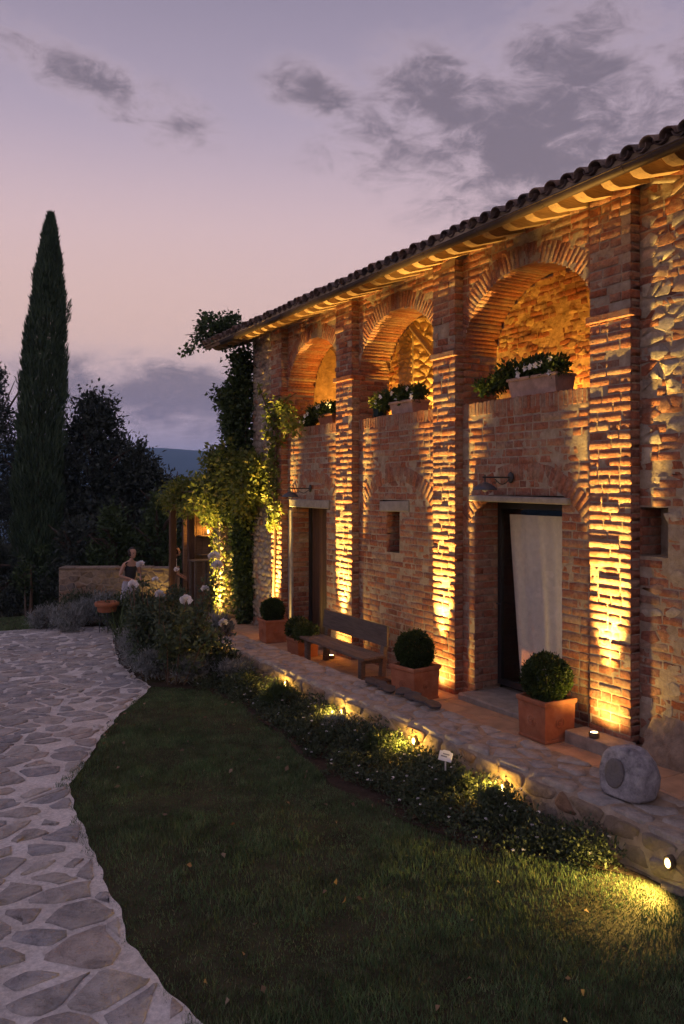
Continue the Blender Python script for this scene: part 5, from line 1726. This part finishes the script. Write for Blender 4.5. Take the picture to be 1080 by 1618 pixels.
# ivy-clad masonry pier
px_, py_ = 6.02, 15.75
pr = thing('stone_pier', 'ivy-clad stone pier lit from below at the house corner', 'pier', (px_, py_, float(ter(15.7))))
pc = link('core', MB().cbox(px_ - .19, px_ + .19, py_ - .19, py_ + .19, -.5, 2.0, .02).mesh('core'), M['mortar'], pr)
J = Joined(); rg = random.Random(9)
for box_, fn in (((py_ - .19, py_ + .19, -.2, 1.98), lambda s: np.stack([px_ - .19 - s[:, 2], s[:, 0], s[:, 1]], 1)), ((px_ - .19, px_ + .19, -.2, 1.98), lambda s: np.stack([s[:, 0], py_ - .19 - s[:, 2], s[:, 1]], 1))):
    for c in cells(box_, 56, 1.3, 19, 1):
        s = stone_arr(c, .012, rg.uniform(.01, .03), .04, .015, rg, False, .3)
        if s: J.add(fn(s[0]), s[1], s[2])
o = subpart('facing_stones', J.mesh('facing_stones'), M['rubble'], pc); o['kind'] = 'stuff'
n = 900; zz = -.1 + 2.1 * nr.random(n); sd_ = nr.random(n) < .5; e = nr.uniform(-.22, .22, n); off = .21 + .05 * nr.random(n)
P = np.stack([np.where(sd_, px_ - off, px_ + e), np.where(sd_, py_ + e, py_ - off), zz], 1)
D = np.stack([np.where(sd_, -.5, nr.normal(size=n)), np.where(sd_, nr.normal(size=n), -.5), nr.normal(size=n) - .3], 1)
link('ivy', fastmesh('ivy', *leaf_arr(P, D, .055, .045, 88)), M['vine'], pr)
uplight((5.60, 15.42, float(ter(15.5))), 'uplight at the foot of the ivy-clad pier', 1100, WARM, (.20, .13, 1), 48, spill=60, wide=500)

# plank shed wall and serving table under the pergola
t = thing('plank_shed', 'brown plank shed at the back of the pergola', 'shed', (6.9, 18.9, -.5))
x = 6.2
sh = link('wall', MB().box(6.2, 8.2, 19.03, 19.1, -.7, 2.0).mesh('wall'), M['darkwood'], t)
while x < 8.2:
    subpart('plank', MB().cbox(x + .003, x + .157, 19.0, 19.028, -.7, 2.0, .004).mesh('plank'), M['rafter'], sh); x += .16
for zz in (.8, 1.25):
    link('shelf', MB().cbox(6.55, 7.4, 18.7, 18.99, zz, zz + .03, .004).mesh('shelf'), M['greywood'], t)
t = thing('serving_table', 'small wooden serving table under the pergola', 'table', (6.15, 17.75, -.5))
link('table_top', MB().cbox(5.98, 6.42, 17.55, 17.95, .77, .80, .005).mesh('table_top'), M['greywood'], t)
for x in (6.02, 6.38):
    for y in (17.59, 17.91): link('leg', MB().box(x - .025, x + .025, y - .025, y + .025, -.5, .768).mesh('leg'), M['greywood'], t)
t = thing('candle_lantern', 'small glowing lantern on the shed shelf', 'lantern', (6.75, 18.8, 1.28))
link('frame', MB().box(6.69, 6.81, 18.74, 18.86, 1.281, 1.295).box(6.69, 6.81, 18.74, 18.86, 1.46, 1.475).box(6.69, 6.70, 18.74, 18.75, 1.295, 1.46).box(6.80, 6.81, 18.74, 18.75, 1.295, 1.46).mesh('frame'), M['iron'], t)
link('flame', MB().lathe([(.0, .03), (.02, .05), (.022, .08), (.008, .12), (0, .14)], (6.75, 18.8, 1.29), 10).mesh('flame'), M['lampglass_soft'], t)
lamp_light('POINT', t, (6.75, 18.68, 1.42), 14, AMBER, .04)
uplight((5.55, 18.25, -.55), 'spot in the plants lighting the far garden wall', 40, WARM, (-.35, .6, 1), 100)

# ------------------------------------------------------------------ climbers
def climber(name, label, blobs, mt, seed, L, W, stems, root):
    t = thing(name, label, 'climber', root); ls = []
    for i, (c, r, n_) in enumerate(blobs): ls.append(ball_leaves(c, r, n_, L, W, seed + i, (1, 1, 1), .2, -.2, .4))
    link('foliage', joinleaf(ls, 'foliage'), mt, t)
    g = MB(); rr = random.Random(seed)
    for st in stems: g.tube(st, [.03] + [.02] * (len(st) - 2) + [.006], 6)
    link('stem', g.mesh('stem'), M['twig'], t)


rr = random.Random(33); bl = []
for i in range(84):                                            # dark column of ivy on the corner, up to the eave
    q = i / 83; z = -.05 + 5.05 * q
    w = .10 + .12 * min(1, q * 1.6) + .05 * math.sin(q * 20)
    bl.append(((6.05 + rr.uniform(-.14, .05), 14.62 + rr.uniform(-.1, .38) * (1 if q > .3 else .4) + .1 * q, z), w + .06, 150))
for i in range(44): bl.append(((5.9 + rr.uniform(-.2, .15), 14.7 + rr.uniform(0, .75), 1.9 + rr.random() * 2.4), .20, 90))
for i in range(16): bl.append(((5.75 + rr.uniform(-.35, .2), 14.75 + rr.uniform(0, 1.0), 5.25 + rr.random() * .55), .2, 80))
for i in range(7): bl.append(((5.65 - i * .05, 15.3 + i * .16, 5.45 + .25 * math.sin(i * .8)), .13, 34))
climber('ivy', 'dark ivy column climbing the house corner up to the roof', bl, M['ivy'], 400, .085, .06, [[(6.0, 14.66, -.2), (6.02, 14.62, 2), (6.0, 14.7, 4.9)], [(5.95, 14.75, -.2), (5.9, 14.7, 1.6), (6.0, 14.9, 3.6)], [(5.8, 15.0, 5.2), (5.6, 15.6, 5.5), (5.35, 16.3, 5.55)]], (6.0, 14.66, -.2))
bl = []
for i in range(66):                                            # mass over the end wall and the pergola
    bl.append(((5.85 + rr.uniform(-.25, .2), rr.uniform(13.75, 15.7), 1.95 + rr.random() * 1.2 * (1 - .25 * rr.random())), .26, 130))
for i in range(80): bl.append(((rr.uniform(5.5, 6.6), rr.uniform(15.4, 18.5), 2.05 + rr.random() * .5), .26, 120))
for i in range(16): bl.append(((5.75 + rr.uniform(-.15, .3), rr.uniform(15.3, 17.2), 1.8 + rr.random() * .3), .18, 60))
climber('climbing_vine', 'leafy yellow-green vine spreading over end wall and pergola', bl, M['vine'], 500, .10, .06, [[(5.95, 14.9, -.2), (5.9, 14.9, 1.4), (5.8, 15.2, 2.3)], [(5.8, 15.2, 2.3), (5.7, 16.5, 2.35), (5.6, 18.2, 2.3)]], (5.95, 14.9, -.2))
bl = []
for i in range(34): bl.append(((5.95 + rr.uniform(-.06, .03), 13.2 + rr.uniform(-.2, .2) + .1 * math.sin(i), 1.75 + 2.05 * i / 33), .10, 30))
for i in range(12): bl.append(((5.9 + rr.uniform(-.1, .05), 12.95 - i * .06 + rr.uniform(-.1, .1), 3.65 + .4 * math.sin(i * .5) * rr.random()), .12, 34))
for i in range(6): bl.append(((5.95, 13.45 + i * .09, 3.85 + i * .09), .06, 9))
climber('climbing_rose', 'thin climber glowing yellow on the pillar beside the farthest arch', bl, M['vine'], 600, .085, .05, [[(5.96, 13.3, -.15), (5.97, 13.2, 1.5), (5.95, 13.15, 3.0), (5.95, 13.0, 3.9), (5.95, 12.3, 4.0)], [(5.95, 13.2, 3.5), (5.95, 13.9, 4.3)]], (5.96, 13.3, -.15))


# ------------------------------------------------------------------ people
def skin_mesh(pts, edges, name, levels=2):
    """pts: {key: ((x, y, z), rx, ry)}; grows one continuous surface over the joints"""
    keys = list(pts); me = bpy.data.meshes.new(name)
    me.from_pydata([pts[k][0] for k in keys], [(keys.index(a), keys.index(b)) for a, b in edges], [])
    o = bpy.data.objects.new(name, me); C.objects.link(o)
    o.modifiers.new('s', 'SKIN')
    for i, k in enumerate(keys):
        sv = me.skin_vertices[0].data[i]; sv.radius = (pts[k][1], pts[k][2]); sv.use_root = (i == 0)
    sb = o.modifiers.new('u', 'SUBSURF'); sb.levels = levels; sb.render_levels = levels
    dg = bpy.context.evaluated_depsgraph_get(); ev = o.evaluated_get(dg)
    m2 = bpy.data.meshes.new_from_object(ev); m2.name = name
    bpy.data.objects.remove(o)
    for p in m2.polygons: p.use_smooth = True
    return m2


def hand(p, d, up, s=1.):
    """palm and five bent fingers, as joints for the skin"""
    p, d, up = Vector(p), Vector(d).normalized(), Vector(up).normalized(); si = d.cross(up).normalized()
    out = {}; ed = []
    out['palm'] = (tuple(p + d * .045 * s), .022, .014); 
    for i, (o, l) in enumerate(((.028, .062), (.010, .075), (-.009, .070), (-.027, .055))):
        a = p + d * .085 * s + si * o * s; b = a + d * l * .5 * s - up * .008; c = b + d * l * .4 * s - up * .03 * s
        for n_, q, r in (('k', a, .009), ('m', b, .008), ('t', c, .007)): out['f%d%s' % (i, n_)] = (tuple(q), r, r)
        ed += [('palm', 'f%dk' % i), ('f%dk' % i, 'f%dm' % i), ('f%dm' % i, 'f%dt' % i)]
    a = p + d * .03 + si * .035; b = a + d * .03 + si * .02 - up * .012
    out['thk'] = (tuple(a), .010, .010); out['tht'] = (tuple(b), .008, .008); ed += [('palm', 'thk'), ('thk', 'tht')]
    return out, ed


def person(label, loc, yaw, h, cloth_top, cloth_low, arms, sleeves, hair_bun, lean=0.):
    t = bpy.data.objects.new('person', None); C.objects.link(t); t.location = loc; t.rotation_euler = (0, 0, yaw)
    ROOTLOC[t.name] = Vector((0, 0, 0)); tag(t, label, 'person')
    k = h / 1.68; f = lambda x, y, z: ((x + lean * max(0, z - .9)) * k, y * k, z * k)
    B = {'pelvis': (f(0, 0, .93), .15 * k, .105 * k), 'waist': (f(.005, 0, 1.07), .118 * k, .085 * k), 'chest': (f(0, 0, 1.25), .145 * k, .10 * k), 'sh': (f(-.01, 0, 1.37), .10 * k, .075 * k),
         'neck': (f(.0, 0, 1.44), .047 * k, .047 * k), 'neck2': (f(.015, 0, 1.50), .045 * k, .045 * k)}
    E = [('pelvis', 'waist'), ('waist', 'chest'), ('chest', 'sh'), ('sh', 'neck'), ('neck', 'neck2')]
    for s, n_ in ((1, 'l'), (-1, 'r')):
        B['hip' + n_] = (f(0, .085 * s, .86), .085 * k, .085 * k); B['kn' + n_] = (f(.02, .09 * s, .48), .055 * k, .055 * k); B['ca' + n_] = (f(-.01, .09 * s, .33), .052 * k, .052 * k)
        B['an' + n_] = (f(-.02, .09 * s, .08), .034 * k, .034 * k); B['toe' + n_] = (f(.13, .10 * s, .03), .035 * k, .025 * k)
        E += [('pelvis', 'hip' + n_), ('hip' + n_, 'kn' + n_), ('kn' + n_, 'ca' + n_), ('ca' + n_, 'an' + n_), ('an' + n_, 'toe' + n_)]
        el, wr = arms[n_]
        B['so' + n_] = (f(-.01, .165 * s, 1.365), .048 * k, .048 * k); B['el' + n_] = (f(*el), .036 * k, .036 * k); B['wr' + n_] = (f(*wr), .024 * k, .022 * k)
        E += [('sh', 'so' + n_), ('so' + n_, 'el' + n_), ('el' + n_, 'wr' + n_)]
        dd = Vector(wr) - Vector(el); hp, he = hand(B['wr' + n_][0], dd, (0, 0, 1), k)
        for q in hp: B[n_ + q] = hp[q]
        E += [('wr' + n_, n_ + 'palm')] + [(n_ + a, n_ + b) for a, b in he]
    body = skin_mesh(B, E, 'body'); body.materials.append(M['skin'])
    # head, joined into the same body mesh
    bm = bmesh.new(); bm.from_mesh(body)
    hc = Vector(f(.035, 0, 1.60)); 
    hm = bmesh.ops.create_icosphere(bm, subdivisions=4, radius=1)['verts']
    for v in hm:
        d = v.co.normalized(); p = Vector((d.x * .092, d.y * .073, d.z * .115))
        if d.z < 0: p.x += .012 * -d.z; p.y *= 1 - .28 * (-d.z); 
        if d.x > .3: p.x += .018 * math.exp(-((d.y / .13) ** 2) - ((d.z + .12) / .16) ** 2)          # nose
        for sy in (1, -1):
            p.x -= .010 * math.exp(-(((d.y - sy * .38) / .14) ** 2) - ((d.z - .02) / .10) ** 2) * (d.x > 0)   # eye sockets
            p.y += sy * .014 * math.exp(-(((d.x + .05) / .16) ** 2) - ((d.z + .03) / .2) ** 2) * (d.y * sy > .85)  # ears
        p.x += .006 * math.exp(-((d.y / .25) ** 2) - ((d.z + .45) / .07) ** 2) * (d.x > 0)            # mouth
        v.co = hc + p * k
    bm.to_mesh(body); bm.free()
    for p in body.polygons: p.use_smooth = True
    o = link('body', body, None); o.parent = t
    def child(name, me, m_): 
        c = link(name, me, m_); c.parent = t; return c
    for sy in (1, -1):
        e = MB().lathe([(0, -.011), (.009, -.006), (.011, 0), (.009, .006), (0, .011)], tuple(hc + Vector((.083, .030 * sy, .004)) * k), 8).mesh('eye', True); child('eye', e, M['frame'])
    # hair cap
    bm = bmesh.new(); bmesh.ops.create_icosphere(bm, subdivisions=4, radius=1)
    for v in list(bm.verts):
        d = v.co.normalized(); v.co = hc + Vector((d.x * .100 - .008, d.y * .083, d.z * .122 + .006)) * k
    cut = [v for v in bm.verts if (v.co - hc).x > .045 * k - max(0, (v.co - hc).z - .03 * k) * .9 and (v.co - hc).z < .085 * k]
    bmesh.ops.delete(bm, geom=cut, context='VERTS')
    low = [v for v in bm.verts if (v.co - hc).z < -.07 * k]; bmesh.ops.delete(bm, geom=low, context='VERTS')
    if hair_bun: bmesh.ops.create_icosphere(bm, subdivisions=3, radius=.045 * k, matrix=Matrix.Translation(hc + Vector((-.11, 0, .03)) * k))
    me = bpy.data.meshes.new('hair'); bm.to_mesh(me); bm.free()
    for p in me.polygons: p.use_smooth = True
    child('hair', me, M['hair'])
    g = 1.12
    T = {a: (B[a][0], B[a][1] * g, B[a][2] * g) for a in ('waist', 'chest', 'sh')}; T['hem'] = (f(0, 0, .95), .155 * k * 1.06, .11 * k * 1.08)
    TE = [('hem', 'waist'), ('waist', 'chest'), ('chest', 'sh')]
    for n_ in 'lr':
        if sleeves:
            T['so' + n_] = (B['so' + n_][0], .062 * k, .062 * k); T['el' + n_] = (B['el' + n_][0], .052 * k, .052 * k); TE += [('sh', 'so' + n_), ('so' + n_, 'el' + n_)]
        else:
            a, b = Vector(B['sh'][0]), Vector(B['so' + n_][0]); T['st' + n_] = (tuple(a.lerp(b, .55)), .056 * k, .05 * k); TE += [('sh', 'st' + n_)]
    child('top', skin_mesh(T, TE, 'top'), cloth_top)
    # skirt / trousers
    sk = []
    n_ = 24
    for z, rx, ry in ((1.0, .115, .155), (.92, .135, .175), (.75, .155, .195), (.55, .17, .21), (.42, .175, .215)):
        sk.append([f(rx * math.cos(q), ry * math.sin(q), z) for q in (2 * math.pi * i / n_ for i in range(n_))])
    vs = [p for r in sk for p in r]; fs = [(j * n_ + i, j * n_ + (i + 1) % n_, (j + 1) * n_ + (i + 1) % n_, (j + 1) * n_ + i) for j in range(len(sk) - 1) for i in range(n_)]
    me = MB().add(vs, fs).mesh('skirt', True); child('skirt', me, cloth_low)
    return t


rv = Vector((CY, -SY)); fw = Vector((SY, CY))
d1 = rv * .75 - fw * .66
person('woman in dark sleeveless top and pale skirt, arms bent before her', (4.56, 17.6, float(ground_z(4.56, 17.6)) + .01), math.atan2(d1.y, d1.x), 1.66, M['top'], M['skirt'],
       {'l': ((.02, .23, 1.12), (.24, .10, 1.07)), 'r': ((-.02, -.25, 1.12), (.20, -.10, 1.05))}, False, True, .10)
d2 = rv * .9 + fw * .3
person('dark-haired person in white short-sleeved shirt standing behind the roses', (5.84, 18.80, float(ground_z(5.7, 18.8)) + .01), math.atan2(d2.y, d2.x), 1.64, M['shirt'], M['top'],
       {'l': ((.04, .24, 1.12), (.25, .16, 1.02)), 'r': ((.0, -.25, 1.12), (.22, -.18, 1.0))}, True, False, .12)

# ------------------------------------------------------------------ far hills and the air between
vs = []; na = 120; rows = ((1500, 0), (1900, .35), (2300, .8), (2600, 1), (3000, .9), (3600, .3))
for j, (d, hk) in enumerate(rows):
    for i in range(na + 1):
        a = R(-75 + 190 * i / na); rid = 118 + 9 * math.sin(a * 9 + 1) + 5 * math.sin(a * 23) + 2.5 * math.sin(a * 51)
        vs.append((d * math.sin(a), d * math.cos(a), -118 + (rid + 118) * hk + 6 * float(vn(np.array([a * 30]), np.array([j * 1.7]))[0]) * (hk > 0)))
m = na + 1
structure('hills', fastmesh('hills', vs, [(j * m + i, j * m + i + 1, (j + 1) * m + i + 1, (j + 1) * m + i) for j in range(len(rows) - 1) for i in range(na)], smooth=True), M['hill'])
HAZE = True
if HAZE:
    hm = bpy.data.materials.new('haze'); hm.use_nodes = True; ht = hm.node_tree; ht.nodes.clear()
    pv = ht.nodes.new('ShaderNodeVolumePrincipled'); pv.inputs['Color'].default_value = (.40, .66, 1, 1); pv.inputs['Density'].default_value = 3.8e-4; pv.inputs['Anisotropy'].default_value = 0
    ho = ht.nodes.new('ShaderNodeOutputMaterial'); ht.links.new(pv.outputs[0], ho.inputs['Volume'])
    hz = link('haze', MB().box(-4200, 4200, -4200, 4200, -150, 150).mesh('haze'), hm); hz['kind'] = 'stuff'; hz['label'] = 'thin blue evening haze over the valley'
